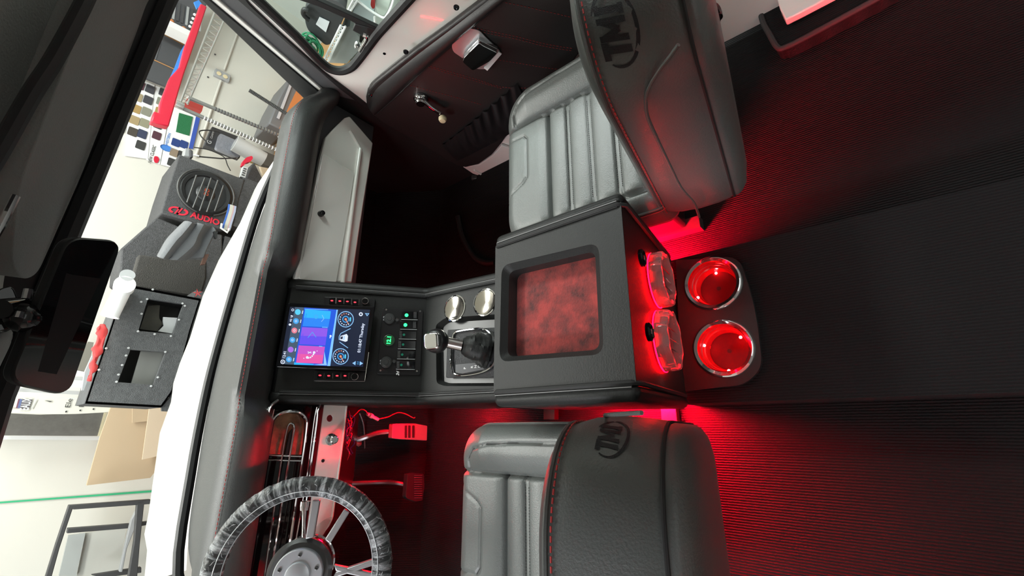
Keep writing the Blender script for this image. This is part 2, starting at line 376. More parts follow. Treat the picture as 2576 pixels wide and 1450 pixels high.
# glass: ruled surface from the base line up to the header
def along(path, t):
    ls = [0]
    for i in range(len(path) - 1): ls.append(ls[-1] + (path[i + 1] - path[i]).length)
    d = t * ls[-1]
    for i in range(len(path) - 1):
        if d <= ls[i + 1]: return path[i].lerp(path[i + 1], (d - ls[i]) / max(1e-9, ls[i + 1] - ls[i]))
    return path[-1]
m = M(); m.grid(30, 8, lambda u, v: along(bs, u).lerp(along(hdr, u), v) + V((0, .03 * math.sin(math.pi * v), 0)), GLASS); S('window_1', m)
# A pillar, built of its seal, painted channel and door weather strip (runs along the windshield edge)
def strip(a, b, th, mt, x=.735, lay=0):
    L = [W(p[0], p[1], x=x) for p in a]; R_ = [W(p[0], p[1], x=x) for p in b][::-1]
    return M().prism(L + R_, (th, 0, 0), mt)
S('trim_8', strip([(470, -35), (505, 0), (775, 252)], [(812, 244), (530, 0), (492, -35)], .02, RUB, .728) if False else strip([(470, -32), (505, 0), (778, 262)], [(505, -22), (530, 2), (806, 234)], .02, RUB, .728), bevel=.003)
S('trim_9', strip([(505, -24), (530, 0), (800, 232)], [(524, -20), (547, 0), (822, 236)], .02, WHITEP, .732), bevel=.002)
S('trim_10', strip([(523, -20), (547, 0), (818, 234)], [(600, -20), (622, 0), (690, 70), (815, 183), (905, 250), (925, 262)], .02, DGREY, .738), bevel=.003)
S('trim_11', strip([(570, -20), (597, 0), (700, 90), (855, 225), (905, 262), (950, 295)], [(604, -20), (628, 12), (700, 80), (815, 183), (905, 250), (948, 285)], .02, RUB, .734), bevel=.002)
# driver side pillar, mirrored position, outside the picture
m = M(); m.tube([V((-.74, 1.12, .60)), V((-.70, .98, .95)), V((-.68, .72, 1.0))], .022, WHITEP, seg=8); S('trim_12', m)

# ================================================================ HOOD
hl = [(745, 345), (722, 385), (640, 478), (600, 570), (550, 655), (510, 745), (478, 850), (452, 915), (436, 965), (433, 990), (430, 1012), (402, 1090), (388, 1190), (374, 1290), (363, 1345), (370, 1385), (362, 1470)]
far = [W(a, b, z=.56) for a, b in hl]; n = len(far)
t = thing('hood', 'white painted engine hood seen through the windshield', 'hood', (0, 1.8, .45))
m = M(); nb = [along(bs, min(1, .02 + i / (n - 1) * .80)) + V((0, .03, -.02)) for i in range(n)]
top = []
for i in range(n):
    for k in range(6): top.append(nb[i].lerp(far[i], k / 5) + V((0, 0, .012 * math.sin(math.pi * k / 5))))
m.add(top, [(i * 6 + k, (i + 1) * 6 + k, (i + 1) * 6 + k + 1, i * 6 + k + 1) for i in range(n - 1) for k in range(5)], HOODP)
m.add([far[i] for i in range(n)] + [far[i] + V((0, .015, -.09)) for i in range(n)], [(i, i + 1, n + i + 1, n + i) for i in range(n - 1)], HOODP)
P('hood_panel', m, t)
m = M(); m.tube([p + V((0, .028, -.005)) for p in bs], .008, DGREY, seg=6); P('cowl_seal', m, t)

# ================================================================ DASHBOARD
dash = thing('dashboard', 'dashboard with black padded top, white glovebox face and chrome instrument bezel', 'dashboard', (0, 1.2, .4))
m = M(); NX = 60
def dsec(x):
    e = max(0, (abs(x) - .56) / .16); e = min(1, e); dz = -.075 * e ** 2.2; sh = 1 - .25 * e ** 3
    yb = along(bs, (.74 - x) / 1.48 if x > -.74 else 1).y - .012; zb = along(bs, (.74 - x) / 1.48).z - .004
    pr = [(yb, zb - .03), (yb, zb), (yb * .5 + .56, zb + .012), (1.13, .694 + dz), (1.085, .692 + dz), (1.060, .678 + dz), (1.052, .655 + dz), (1.058, .630 + dz * .8), (1.085, .604 + dz * .6), (1.14, .598 + dz * .5), (yb, .56)]
    rc = clampn((.19 - abs(x)) / .04, 0, 1)
    return [V((x, y if y > 1.2 else 1.13 - (1.13 - y) * sh + (.042 * rc * clampn((.690 - z) / .03, 0, 1) if y < 1.12 else 0), z)) for y, z in pr]
secs = [dsec(.735 - 1.47 * i / NX) for i in range(NX + 1)]; k = len(secs[0]); vs = [p for s_ in secs for p in s_]
m.add(vs, [(i * k + j, (i + 1) * k + j, (i + 1) * k + (j + 1) % k, i * k + (j + 1) % k) for i in range(NX) for j in range(k)] + [tuple(range(k)), tuple(range(NX * k, NX * k + k))], DASHV)
P('dash_pad', m, dash, ang=50)
m = M(); st = [(s_[4] + s_[5]) / 2 + V((0, -.001, .002)) for s_ in secs[4:-2]]; stitches(m, st, REDTH, .008, .005, .0008)
P('stitching', m, dash, label='red stitching along the front edge of the dash pad')
FY = 1.10
# white fascia with glovebox
m = M(); fas = px([(742, 702), (765, 600), (790, 480), (806, 400), (820, 345), (838, 325), (868, 296), (880, 292), (939, 360), (930, 420), (905, 580), (886, 712)], y=FY)
m.prism(fas, (0, .02, 0), WHITEP); P('fascia', m, dash, bevel=.004, label='white painted metal fascia on the passenger side')
lip = px([(906, 375), (897, 440), (880, 570), (862, 712)], y=FY - .003); m = M(); m.tube(smooth_path(lip), .0065, WHITEP, seg=10); m.tube([W(906, 376, y=FY - .003), W(880, 330, y=FY)], .005, WHITEP); P('fascia_ridge', m, dash)
m = M(); gd = rnd(px([(752, 702), (775, 590), (812, 386), (892, 436), (884, 490), (846, 712), (790, 708)], y=FY - .004), .006, 3); m.prism(gd, (0, .008, 0), WHITEP)
gb = P('glovebox_door', m, dash, bevel=.0025)
kn = W(806, 539, y=FY - .004); m = M(); m.lathe([(.0085, 0), (.0085, .006), (.0065, .014), (.002, .016), (.0001, .016)], kn, (0, -1, 0), GLOSSB, 20); P('knob', m, gb, label='black glovebox knob')
m = M(); m.prism([(x, 1.13, z) for x, z in [(-.735, .60), (.735, .60), (.735, .42), (-.735, .42)]], (0, .06, 0), DGREY); P('dash_core', m, dash)
# instrument bezel, gauge face, wood insert
IY = 1.085
def ip(*l, y=IY): return px(l, y=y)
m = M(); m.prism([W(692, 1012, y=1.12), W(800, 1020, y=1.12), V((-.735, 1.12, .47)), V((-.735, 1.12, .62))], (0, .012, 0), GLOSSB)
P('gauge_panel', m, dash, label='gloss black gauge panel')
m = M()
def rail(pts, r, mt=CHROME, y=IY): m.tube(smooth_path([W(a, b, y=y) for a, b in pts], 5), r, mt, seg=8)
def ext(p, q, Y=1500): # continue a rail beyond the wheel
    s_ = (q[0] - p[0]) / (q[1] - p[1]); return (q[0] + s_ * (Y - q[1]), Y)
for pts, r in [([(700, 1007), (682, 1022), (675, 1040), (672, 1075), (655, 1160), (640, 1233)], .0035),
               ([(690, 1030), (683, 1060), (664, 1150), (648, 1240)], .002),
               ([(806, 1020), (799, 1035), (797, 1060), (785, 1150), (774, 1233)], .003),
               ([(797, 1025), (790, 1060), (772, 1200), (765, 1240)], .0018)]:
    pts.append(ext(pts[-2], pts[-1])); rail(pts, r)
rail([ext((668, 1150), (655, 1233)), (655, 1233), (670, 1150), (684, 1070), (690, 1054), (702, 1043), (722, 1036), (748, 1036), (764, 1045), (771, 1058), (771, 1075), (764, 1130), (751, 1215), ext((764, 1130), (751, 1215))], .0038)
rail([ext((709, 1150), (697, 1233)), (697, 1233), (712, 1135), (722, 1082), (728, 1068), (736, 1067), (740, 1076), (738, 1092), (728, 1150), (716, 1225), ext((728, 1150), (716, 1225))], .0024)
rail([(675, 1158), (760, 1160)], .0018); rail([(676, 1146), (762, 1149)], .0018)
P('chrome_bezel', m, dash, label='chrome bezel of rounded concentric rails')
m = M(); m.prism(ip((728, 1090), (736, 1080), (734, 1100), (718, 1200), ext((728, 1100), (712, 1200)), ext((718, 1120), (704, 1210)), (706, 1200), y=IY + .002), (0, .006, 0), GLOSSB)
m.prism(rnd(ip((686, 1070), (694, 1048), (722, 1040), (750, 1041), (766, 1058), (758, 1145), (676, 1143), y=IY + .012), .004, 3), (0, .006, 0), WOOD); P('wood_insert', m, dash, label='brown burl wood insert at the bezel end')
# two glimpses of gauges through the wheel
# white lower panel on the driver side
lp = [W(817, 1020, y=IY), W(872, 1021, y=IY), W(862, 1110, y=IY), W(850, 1200, y=IY), W(832, 1330, y=IY), W(818, 1450, y=IY), W(760, 1450, y=IY), W(778, 1300, y=IY), W(793, 1194, y=IY), W(806, 1100, y=IY)]
m = M(); m.holed(lp, [[W(830, 1053, y=IY) + V((.0085 * math.cos(a * .4488), 0, .0085 * math.sin(a * .4488))) for a in range(14)]], (0, .004, 0), WHITEP)
m.tube([p + V((0, .001, 0)) for p in (lp[1], lp[2], lp[3], lp[4])], .003, WHITEP)
lpn = P('lower_panel', m, dash, ang=30, label='white painted lower panel with a hole and chrome knob')
m = M(); kn = W(832, 1106, y=IY); m.lathe([(.014, 0), (.014, .003), (.0085, .004), (.0085, .014), (.010, .016), (.010, .022), (.008, .024), (.0001, .024)], kn, (0, -1, .1), CHROME, 24); P('knob', m, lpn, label='chrome knob')
m = M(); m.lathe([(.004, 0), (.004, .0015), (.0001, .0015)], W(812, 1160, y=IY), (0, -1, 0), GLOSSB, 12); P('plug', m, lpn)
m = M(); m.prism([W(872, 1020, y=1.15), W(850, 1200, y=1.15), W(815, 1450, y=1.15), W(830, 1450, y=1.3), W(890, 1200, y=1.3), W(905, 1020, y=1.3)], (0, 0, .002), PLAS); P('wiring_tray', m, dash)
# loose wiring below the panel
for k, (pts, c, lab) in enumerate([
    ([(873, 1065, 1.12), (890, 1048, 1.15), (905, 1032, 1.16), (918, 1033, 1.17), (926, 1043, 1.17)], (.30, .05, .08), 'thin red wire running to a white connector under the dash'),
    ([(950, 1055, 1.2), (975, 1050, 1.2), (1000, 1039, 1.2), (1020, 1042, 1.2), (1040, 1052, 1.2), (1044, 1050, 1.2)], (.30, .05, .08), 'thin red wire leading away from the white connector')]):
    m = M(); m.tube(smooth_path([W(a, b, y=y) for a, b, y in pts], 5), .0016, mat('wire_%d' % k, c, .4), seg=6); T('wire', m, lab, 'wire')
m = M(); m.tube([W(924, 1042, y=1.18), W(951, 1056, y=1.19)], .005, WHT, seg=8); m.tube([W(930, 1045, y=1.177), W(936, 1048, y=1.18)], .007, WHT, seg=8); T('wire_connector', m, 'small white plug connector on the loose wire left of the console', 'connector')
m = M(); random.seed(9); WM = [mat('loom_red', (.55, .03, .07), .4), mat('loom_purple', (.20, .04, .30), .4), mat('loom_black', (.02, .02, .02), .4), mat('loom_blue', (.04, .06, .35), .4)]
for k in range(16):
    a, b = random.uniform(868, 882), random.uniform(1030, 1095)
    pts = [W(a + random.uniform(-4, 14) * (j > 0), b + j * random.uniform(8, 17), y=1.13 + random.uniform(-.01, .03)) for j in range(5)]
    m.tube(smooth_path(pts, 4), .0014, WM[k % 4], seg=5)
T('wire_loom', m, 'tangle of red, purple and blue wires hanging under the white lower panel', 'wiring')

# ================================================================ PEDALS
py_ = 1.22
gp = thing('gas_pedal', 'upper metal gas pedal with slotted plate, lit red', 'pedal', (-.22, 1.3, .0))
m = M(); F_ = rnd(px([(988, 1067), (1012, 1066), (1045, 1066), (1075, 1072), (1074, 1109), (1042, 1107), (1012, 1106), (986, 1103)], y=py_), .003, 3); m.prism(F_, (0, .014, .004), BRUSH); P('pad', m, gp, bevel=.002)
m = M()
for x0 in (1021, 1030, 1040): m.prism(rnd(px([(x0 - 3, 1071), (x0 + 2, 1071), (x0 + 2, 1102), (x0 - 3, 1102)], y=py_ - .001), .002, 3), (0, -.002, 0), RUB)
P('slot_insert', m, gp); m = M(); m.tube(smooth_path([W(988, 1086, y=py_ + .012), W(950, 1090, y=1.27), (W(905, 1105, y=1.33)), W(893, 1100, y=1.36)], 5), .008, BRUSH, seg=8); P('arm', m, gp)
bp_ = thing('brake_pedal', 'ribbed rubber brake pedal on a curved arm, below the steering wheel rim', 'pedal', (-.4, 1.3, 0))
m = M(); m.prism(rnd(px([(1026, 1192), (1046, 1190), (1066, 1192), (1068, 1225), (1063, 1260), (1045, 1263), (1024, 1255), (1021, 1250)], y=py_), .004, 3), (0, .014, .004), RUB)
for k in range(11): m.tube([W(1042, 1197 + k * 5.6, y=py_ - .001), W(1062, 1197 + k * 5.6, y=py_ - .001)], .0017, DGREY, seg=5)
P('pad', m, bp_, bevel=.002); m = M(); m.tube(smooth_path([W(1026, 1222, y=py_ + .012), W(1000, 1216, y=1.25), W(960, 1214, y=1.3), W(880, 1217, y=1.36), W(820, 1222, y=1.42)], 5), .007, STEEL, seg=8); P('arm', m, bp_)
m = M(); m.lathe([(.010, 0), (.010, .005), (.004, .007), (.0001, .007)], W(902, 1116, y=1.34), (0, -1, .3), STEEL, 6); T('floor_bolt', m, 'small hex bolt head beside the gas pedal arm', 'bolt')
m = M(); m.tube(smooth_path(px([(905, 1040), (915, 1070), (918, 1120), (920, 1200), (920, 1240)], y=1.46), 5), .003, STEEL, seg=6); T('brake_line', m, 'thin line running up the firewall behind the pedals', 'tube')
# rubber hose and seam on the passenger side footwell
m = M(); m.tube(smooth_path([W(a, b, z=.012) for a, b in [(1152, 545), (1160, 585), (1172, 615), (1195, 648), (1222, 662), (1246, 661)]], 6), .010, RUB, seg=8); T('rubber_hose', m, 'curved black rubber hose lying on the passenger footwell carpet', 'hose')
m = M(); m.tube(smooth_path([W(a, b, y=1.49) for a, b in [(962, 560), (966, 600), (967, 640), (965, 680), (958, 712)]], 5), .0028, RUB, seg=6); T('cable', m, 'thin black cable hanging on the firewall beyond the passenger footwell', 'cable')
# ================================================================ CENTRE CONSOLE
con = thing('centre_console', 'black leather centre console running from the dash back to a squared armrest box', 'console', (0, .7, 0))
KY, KZ = .905, .335                               # kink between shifter panel and screen panel
TYc, TZc = 1.105, .606
sp = V((0, TYc - KY, TZc - KZ)).normalized(); SN = V((1, 0, 0)).cross(sp)          # screen panel
MY0, MZ0 = .50, .282
mp = V((0, KY - MY0, KZ - MZ0)).normalized(); MN = V((1, 0, 0)).cross(mp)          # shifter panel
SO, MO = V((0, KY, KZ)), V((0, KY, KZ))
def sx_(a, b, c=0): return W(a, b, pl=(SO + SN * c, SN))
def mx_(a, b, c=0): return W(a, b, pl=(MO + MN * c, MN))
side = [(MY0, MZ0), (KY, KZ), (TYc, TZc), (1.16, .62), (1.16, .36), (.93, .06), (MY0, .06)]
for sg in (-1, 1):
    m = M(); off = {-1: -.158, 1: .152}[sg]
    m.prism([(off - sg * .030, y, z + .004) for y, z in side], (sg * .030, 0, 0), LEATHER)
    P('side_roll', m, con, bevel=.013, seg=4, ang=60)
    m = M(); xs = off - sg * .026; pth = [V((xs, MY0, MZ0 + .0065)), V((xs, KY, KZ + .0065)), V((xs, TYc - .01, TZc - .006))]
    q = [pth[0].lerp(pth[1], i / 8) for i in range(8)] + [pth[1].lerp(pth[2], i / 8) for i in range(9)]
    braid(m, q, (0, -.3, 1), .0035, BLKTH, .0045); m.tube([p - V((0, 0, .001)) for p in q], .003, BLKTH, seg=5); P('seam', m, con)
    m = M(); m.tube([p + V((sg * .0045, 0, .0003)) for p in q], .0009, GRYTH, seg=4); P('piping', m, con)
# shifter panel with its wells
well = rnd([mx_(1112, 828), mx_(1246, 808), mx_(1262, 810), mx_(1262, 958), mx_(1246, 958), mx_(1106, 960)], [.02, 0, 0, 0, 0, .02], 5)
well2 = rnd([mx_(1096, 818), mx_(1120, 800), mx_(1262, 790), mx_(1262, 972), mx_(1120, 972), mx_(1098, 965)], [.01, .01, 0, 0, .01, .01], 4)
hx0, hx1 = -.132, .126
outer = [V((hx0, MY0, MZ0)), V((hx1, MY0, MZ0)), V((hx1, KY, KZ)), V((hx0, KY, KZ))]
cc = [(1144, 776), (1219, 762)]
CR = .0335
def ringon(c, r, a, b, n=32): return [c + a * r * math.cos(2 * math.pi * i / n) + b * r * math.sin(2 * math.pi * i / n) for i in range(n)]
ch = [mx_(1144, 776), mx_(1220, 761)]
m = M(); m.holed(outer, [well2] + [ringon(c, CR - .002, V((1, 0, 0)), mp) for c in ch], -MN * .002, LEATHER)
nw = len(well2)
# sloping lip down into the well, then the well floor
cen = sum(well2, V()) / nw; inner = [cen + (p - cen) * .90 - MN * .016 for p in well2]
m.add(well2 + inner, [(i, (i + 1) % nw, nw + (i + 1) % nw, nw + i) for i in range(nw)], LEATHER); m.poly(inner, PLAS)
P('shifter_panel', m, con, ang=35)
m = M(); m.prism([V((hx0, KY, KZ)), V((hx1, KY, KZ)), V((hx1, TYc, TZc)), V((hx0, TYc, TZc))], -SN * .012, LEATHER)
m.prism([V((hx0, TYc, TZc)), V((hx1, TYc, TZc)), V((hx1, 1.17, .615)), V((hx0, 1.17, .615))], (0, 0, -.01), LEATHER); P('screen_panel', m, con)
m = M(); m.prism([(-.125, .345, .012), (.12, .345, .012), (.12, .90, .012), (-.125, .90, .012)], (0, 0, .24), VINYL); m.prism([(x, y, z) for y, z in [(.90, .012), (1.20, .012), (1.20, .52), (1.06, .50), (.92, .31), (.90, .25)] for x in (-.12,)], (.24, 0, 0), VINYL); P('base', m, con)  # front block added to keep red strip light out of the passenger footwell
# armrest box
BZ = .43; BF, BR = .569, .284
def bz(a, b, z=BZ): return W(a, b, z=z)
mouth = rnd(px([(1262, 668), (1506, 610), (1519, 892), (1256, 911)], z=BZ), .022, 6)
n = len(mouth); cen = sum(mouth, V()) / n
lip2 = rnd(px([(1281, 684), (1497, 632), (1509, 880), (1277, 898)], z=BZ - .012), .016, 6)
flo = [V((p.x, p.y, .392)) for p in lip2]
m = M(); m.holed([V((-.150, BR, BZ)), V((.147, BR, BZ)), V((.147, BF, BZ)), V((-.150, BF, BZ))], [mouth], (0, 0, -.0005), LEATHER)
m.add(mouth + lip2, [(i, (i + 1) % n, n + (i + 1) % n, n + i) for i in range(n)], LEATHER)
m.add(lip2 + flo, [(i, (i + 1) % n, n + (i + 1) % n, n + i) for i in range(n)], VINYL)
m.prism([(-.150, BF - .002, BZ - .0005), (.147, BF - .002, BZ - .0005), (.147, BF - .008, .29), (-.150, BF - .008, .29)], (0, -.01, 0), LEATHER)
P('armrest_top', m, con, ang=30)
m = M(); m.poly(flo, SUEDE); P('tray_liner', m, con, label='mottled red suede lining in the armrest tray')
RB0, RB1 = V((0, BR, BZ)), V((0, .326, .100)); RV = (RB0 - RB1).normalized(); RN = V((1, 0, 0)).cross(RV)
if RN.y > 0: RN = -RN
m = M(); m.prism([V((-.153, BR, BZ - .001)), V((.150, BR, BZ - .001)), V((.150, .326, .10)), V((-.153, .326, .10))], (0, .012, 0), LEATHER); P('rear_panel', m, con)
for sg, xo in ((-1, -.176), (1, .172)):
    m = M(); m.prism([(xo, y, z) for y, z in [(BR - .004, BZ + .002), (BF + .002, BZ + .002), (BF, .275), (BF - .03, .22), (.36, .12), (.322, .10)]], (-sg * .027, 0, 0), LEATHER)
    P('armrest_roll', m, con, bevel=.014, seg=4, ang=60)
    m = M(); xs = xo - sg * .026; q = [V((xs, BF - .001, BZ - .05)), V((xs, BF, BZ - .006)), V((xs, BF - .008, BZ + .002)), V((xs, .42, BZ + .003)), V((xs, BR + .006, BZ + .002)), V((xs, BR - .004, BZ - .01)), V((xs, .322, .12))]
    q = [q[i].lerp(q[i + 1], j / 3) for i in range(len(q) - 1) for j in range(3)] + [q[-1]]
    m.tube([p for p in q], .004, BLKTH, seg=6); m2 = M(); braid(m2, q[5:13], (0, 0, 1), .004, BLKTH, .0045); m2.tube([p + V((sg * .006, 0, .0018)) for p in q[3:13]], .0009, GRYTH, seg=4)
    P('seam', m, con); P('stitching', m2, con)
# low plate with the lit cup holders
PZ = TZ + .012
plate = rnd(px([(1700, 652), (1862, 643), (1917, 935), (1870, 968), (1722, 962)], z=PZ), [.004, .03, .03, .03, .004], 6)
plate = rnd([W(1700, 655, z=PZ), W(1858, 645, z=PZ), W(1900, 770, z=PZ), W(1918, 925, z=PZ), W(1875, 968, z=PZ), W(1715, 985, z=PZ)], [.004, .028, .2, .03, .03, .004], 6)
m = M(); m.holed(plate, [circ(c1, CUPR - .004), circ(c2, CUPR - .004)], (0, 0, -.012), VINYL); P('cup_holder_plate', m, con, bevel=.002)
# red strips tucked under the console sides
for sg, xo in ((-1, -.145), (1, .140)):
    m = M(); m.box((xo - .002, .37, .085), (xo + .002, .96 if sg < 0 else .425, .090), REDSTRIP if sg < 0 else REDSIDE); P('light_strip', m, con, label='red light strip under the console edge')
    xd = {-1: -.1555, 1: .1495}[sg]; m = M(); m.prism([(xd - .001, y, z) for y, z in [(1.06, .212), (1.115, .284), (1.119, .281), (1.064, .209)]], (.002, 0, 0), REDDASH if sg > 0 else REDDRV); P('light_strip', m, con, label='red light strip under the console edge')

m = M(); m.box((.118, .432, .001), (.248, .440, .188), STEEL); m.box((.150, .432, .188), (.191, .440, .385), STEEL); P('seat_side_light_baffle', m, con)  # unseen baffle plates, added to stop the red side strip shining forward
# ---------------- rear facing sockets and clear speaker rings
def rp_(a, b, c=0): return W(a, b, pl=(RB0 + RN * c, RN))
for k, ((a, b), r, nm) in enumerate([((1653, 706), .054, 'right'), ((1668, 858), .057, 'left')]):
    c = rp_(a, b, .006); s_ = thing('speaker', 'small speaker in a clear notched ring, %s one on the back of the armrest box' % nm, 'speaker', c, 'speakers on the back of the armrest box')
    m = M(); segs = 48; prof = lambda R: [(R * .80, 0), (R, 0), (R, .016), (R * .96, .022), (R * .82, .022), (R * .80, .018), (R * .80, 0)]
    a_, b_, n_ = basis(RN); vs = []; kk = 7
    for i in range(segs):
        an = 2 * math.pi * i / segs; R = r * (1.0 if (i // 3) % 2 else .93); d = a_ * math.cos(an) + b_ * math.sin(an)
        for rr, h in prof(R): vs.append(c + d * rr + n_ * h)
    m.add(vs, [(i * kk + j, ((i + 1) % segs) * kk + j, ((i + 1) % segs) * kk + j + 1, i * kk + j + 1) for i in range(segs) for j in range(kk - 1)], MATS.setdefault('clear_acrylic', None) or mat('clear_acrylic', (.8, .8, .8), .06, trans=.75)); P('ring', m, s_)
    m = M(); m.lathe([(r * .80, .004), (r * .72, .008), (r * .35, .002), (r * .30, .006), (r * .12, .010), (.0001, .011)], c, RN, mat('speaker_cone', (.30, .06, .07), .4), 36); P('cone', m, s_)
    m = M(); m.tube([c - RN * .002 + (a_ * math.cos(q) + b_ * math.sin(q)) * r * .98 for q in [math.radians(10 * i) for i in range(36)]], .0014, REDRING, closed=True, seg=6); P('ring_light', m, s_, label='red light behind the ring')
    m = M()
    for q in range(-1, 2): m.tube([c + RN * .017 + a_ * (q * r * .33) + b_ * (-r * .74), c + RN * .017 + a_ * (q * r * .33) + b_ * (r * .74)], .0012, CHROME, seg=5)
    P('grille', m, s_)
for k, ((a, b), lab) in enumerate([((1613, 650), 'round black socket above the right speaker on the armrest box'), ((1631, 836), 'round black socket above the left speaker on the armrest box')]):
    c = rp_(a, b, .006); s_ = thing('power_socket', lab, 'socket', c); m = M(); m.lathe([(.016, -.001), (.016, .004), (.013, .006), (.010, .003), (.0001, .003)], c, RN, GLOSSB, 24); P('body', m, s_)
    m = M(); a_, b_, n_ = basis(RN); m.prism([c + RN * .0035 + a_ * x + b_ * y for x, y in [(-.004, -.003), (.004, -.003), (.004, .003), (-.004, .003)]], RN * .002, CHROME); P('contact', m, s_)
# ---------------- lit cup holders
for k, (c, nm, leds) in enumerate([(c1, 'right hand', [(1803, 667, .075), (1801, 685, .058), (1746, 756, .085)]), (c2, 'left hand', [(1746, 865, .085), (1763, 869, .055), (1863, 849, .085), (1834, 937, .082)])]):
    h = thing('cup_holder', 'round cup holder glowing red, the %s one of the pair behind the armrest box' % nm, 'cup holder', (c.x, c.y, .03), 'lit cup holders')
    c = V((c.x, c.y, PZ)); m = M(); m.lathe([(CUPR - .012, .000), (CUPR - .010, .004), (CUPR - .004, .006), (CUPR, .003), (CUPR + .001, 0)], c, (0, 0, 1), CHROME, 48); P('rim', m, h)
    m = M(); m.lathe([(CUPR - .010, .002), (CUPR - .012, -.006), (CUPR - .012, -.014), (CUPR - .014, -.016), (CUPR - .0145, -.026), (CUPR - .017, -.028), (CUPR - .0175, -.046), (CUPR - .020, -.050), (.0001, -.050)], c, (0, 0, 1), CUPM, 48); P('bowl', m, h, label='translucent red cup')
    m = M(); m.lathe([(.0005, -.0485), (CUPR - .020, -.0485), (CUPR - .020, -.0495)], c, (0, 0, 1), CUPF, 40); m.lathe([(.0001, -.048), (.0045, -.048)], c, (0, 0, 1), BLACKT, 16); P('base_pad', m, h)
    for a, b, zz in leds:
        p = W(a, b, z=zz if zz < .09 else .08); d = V((p.x - c.x, p.y - c.y, 0)); lim = CUPR - .0155 if p.z > .075 else CUPR - .0225
        if d.length > lim: d = d.normalized() * lim
        m = M(); m.ball(V((c.x + d.x, c.y + d.y, p.z)), .0032, REDLED, seg=10); P('led', m, h, label='bright red light in the cup wall')
# ---------------- polished covers beside the shifter
for c, lab in zip(ch, ('polished chrome cup holder lid nearer the dash, right of the shifter', 'polished chrome cup holder lid nearer the armrest box, reflecting red')):
    h = thing('chrome_disc', lab, 'cup holder', c, 'chrome cup holder lids'); m = M(); m.lathe([(CR - .003, .0006), (CR - .0015, .0022), (CR + .001, .0016), (CR + .002, 0)], c, MN, CHROME, 48); P('rim', m, h)
    m = M(); m.lathe([(.0001, -.0025), (CR * .6, -.0013), (CR - .003, .0012)], c, MN, mat('mirror_lid', (.50, .47, .42), .12, 1.0, bump=(60, .12, .002)), 48); P('lid', m, h)

# ---------------- gear shifter
gs = thing('gear_shifter', 'automatic gear shifter with chrome capped knob, leather boot and chrome bezel', 'gear shifter', mx_(1180, 890))
m = M(); fb = rnd([mx_(1132, 832, -.008), mx_(1250, 826, -.008), mx_(1256, 950, -.008), mx_(1128, 952, -.008)], .003, 2); m.prism(fb, MN * .010, mat('carbon_weave', (.022, .022, .024), .25, bump=(700, .9, .002))); P('surround', m, gs, bevel=.0015)
loop = [(1138, 862), (1141, 842), (1152, 834), (1190, 828), (1214, 828), (1233, 840), (1244, 866), (1246, 895), (1240, 918), (1222, 933), (1195, 941), (1165, 945), (1146, 943), (1139, 933), (1136, 900)]
lp_ = [mx_(a, b, .006) for a, b in loop]; q = smooth_path(lp_ + [lp_[0]], 5)[:-1]
m = M(); m.tube(q, .0026, CHROME, closed=True, seg=8); P('bezel', m, gs)
m = M(); m.prism([mx_(a, b, .001) for a, b in [(1148, 918), (1236, 910), (1232, 925), (1222, 930), (1165, 941), (1148, 938)]], MN * .003, DGREY); P('gear_indicator', m, gs)
m = M()
for ch_, (a, b) in zip('PRNDS', [(1170, 926), (1188, 924), (1197, 923), (1206, 922), (1215, 920)]):
    if ch_ == 'P': b = 927
    m.text(ch_, .0095, mx_(a, b, .0045), V((1, 0, 0)), mp, WHT, bold=.01)
P('gear_letters', m, gs, label='white gear letters P R N D S')
# boot, shaft, knob rising towards the driver
b0 = mx_(1225, 880, -.004); k0 = mx_(1162, 870, .045); k1 = mx_(1106, 858, .080); kc = mx_(1076, 859, .126)
m = M(); pth = smooth_path([b0, mx_(1205, 878, .02), mx_(1180, 872, .040), k0], 5); ax = (k0 - b0).normalized(); rs = [.030, .029, .027, .025, .023, .0235, .021, .022, .0195, .0205, .018, .019, .0165, .017, .0155, .014]
def boot(u, v):
    i = min(len(pth) - 1, int(u * (len(pth) - 1) + .5)); p = pth[i]; a_, b_, _ = basis(ax, (1, 0, 0)); an = 2 * math.pi * v
    r = .031 * (1 - u) ** .8 + .0135 + .0035 * math.sin(3 * an + u * 9) * (1 - u) + .0018 * math.sin(u * 42 + math.sin(an * 2) * 2)
    return p + a_ * math.cos(an) * r + b_ * math.sin(an) * r
m.grid(16, 29, boot, LEATHER); P('boot', m, gs, ang=60)
m = M(); m.tube([k0, k1], [.0135, .0125], mat('shaft_metal', (.66, .62, .62), .24, 1.0), seg=24); P('shaft', m, gs)
kd = (kc - k1).normalized(); m = M(); m.lathe([(.0001, -.008), (.016, -.008), (.023, -.003), (.027, .006), (.028, .014), (.026, .023), (.019, .029), (.0001, .030)], k1, kd, PLAS, 32); P('knob', m, gs)
m = M(); kt = k1 + kd * .026; a_, b_, _ = basis(kd, (1, 0, 0)); kq = rnd([kt + a_ * x + b_ * y for x, y in [(-.020, -.019), (.020, -.019), (.020, .019), (-.020, .019)]], .010, 5)
m.prism(kq, kd * .011, CHROME); P('cap', m, gs, bevel=.005, seg=4, label='squared chrome cap of the knob')
m = M(); m.tube([mx_(1133, 905, .010), mx_(1131, 912, .013), mx_(1134, 918, .011), mx_(1132, 926, .010)], .0011, CHROME, seg=5); P('spring_clip', m, gs)

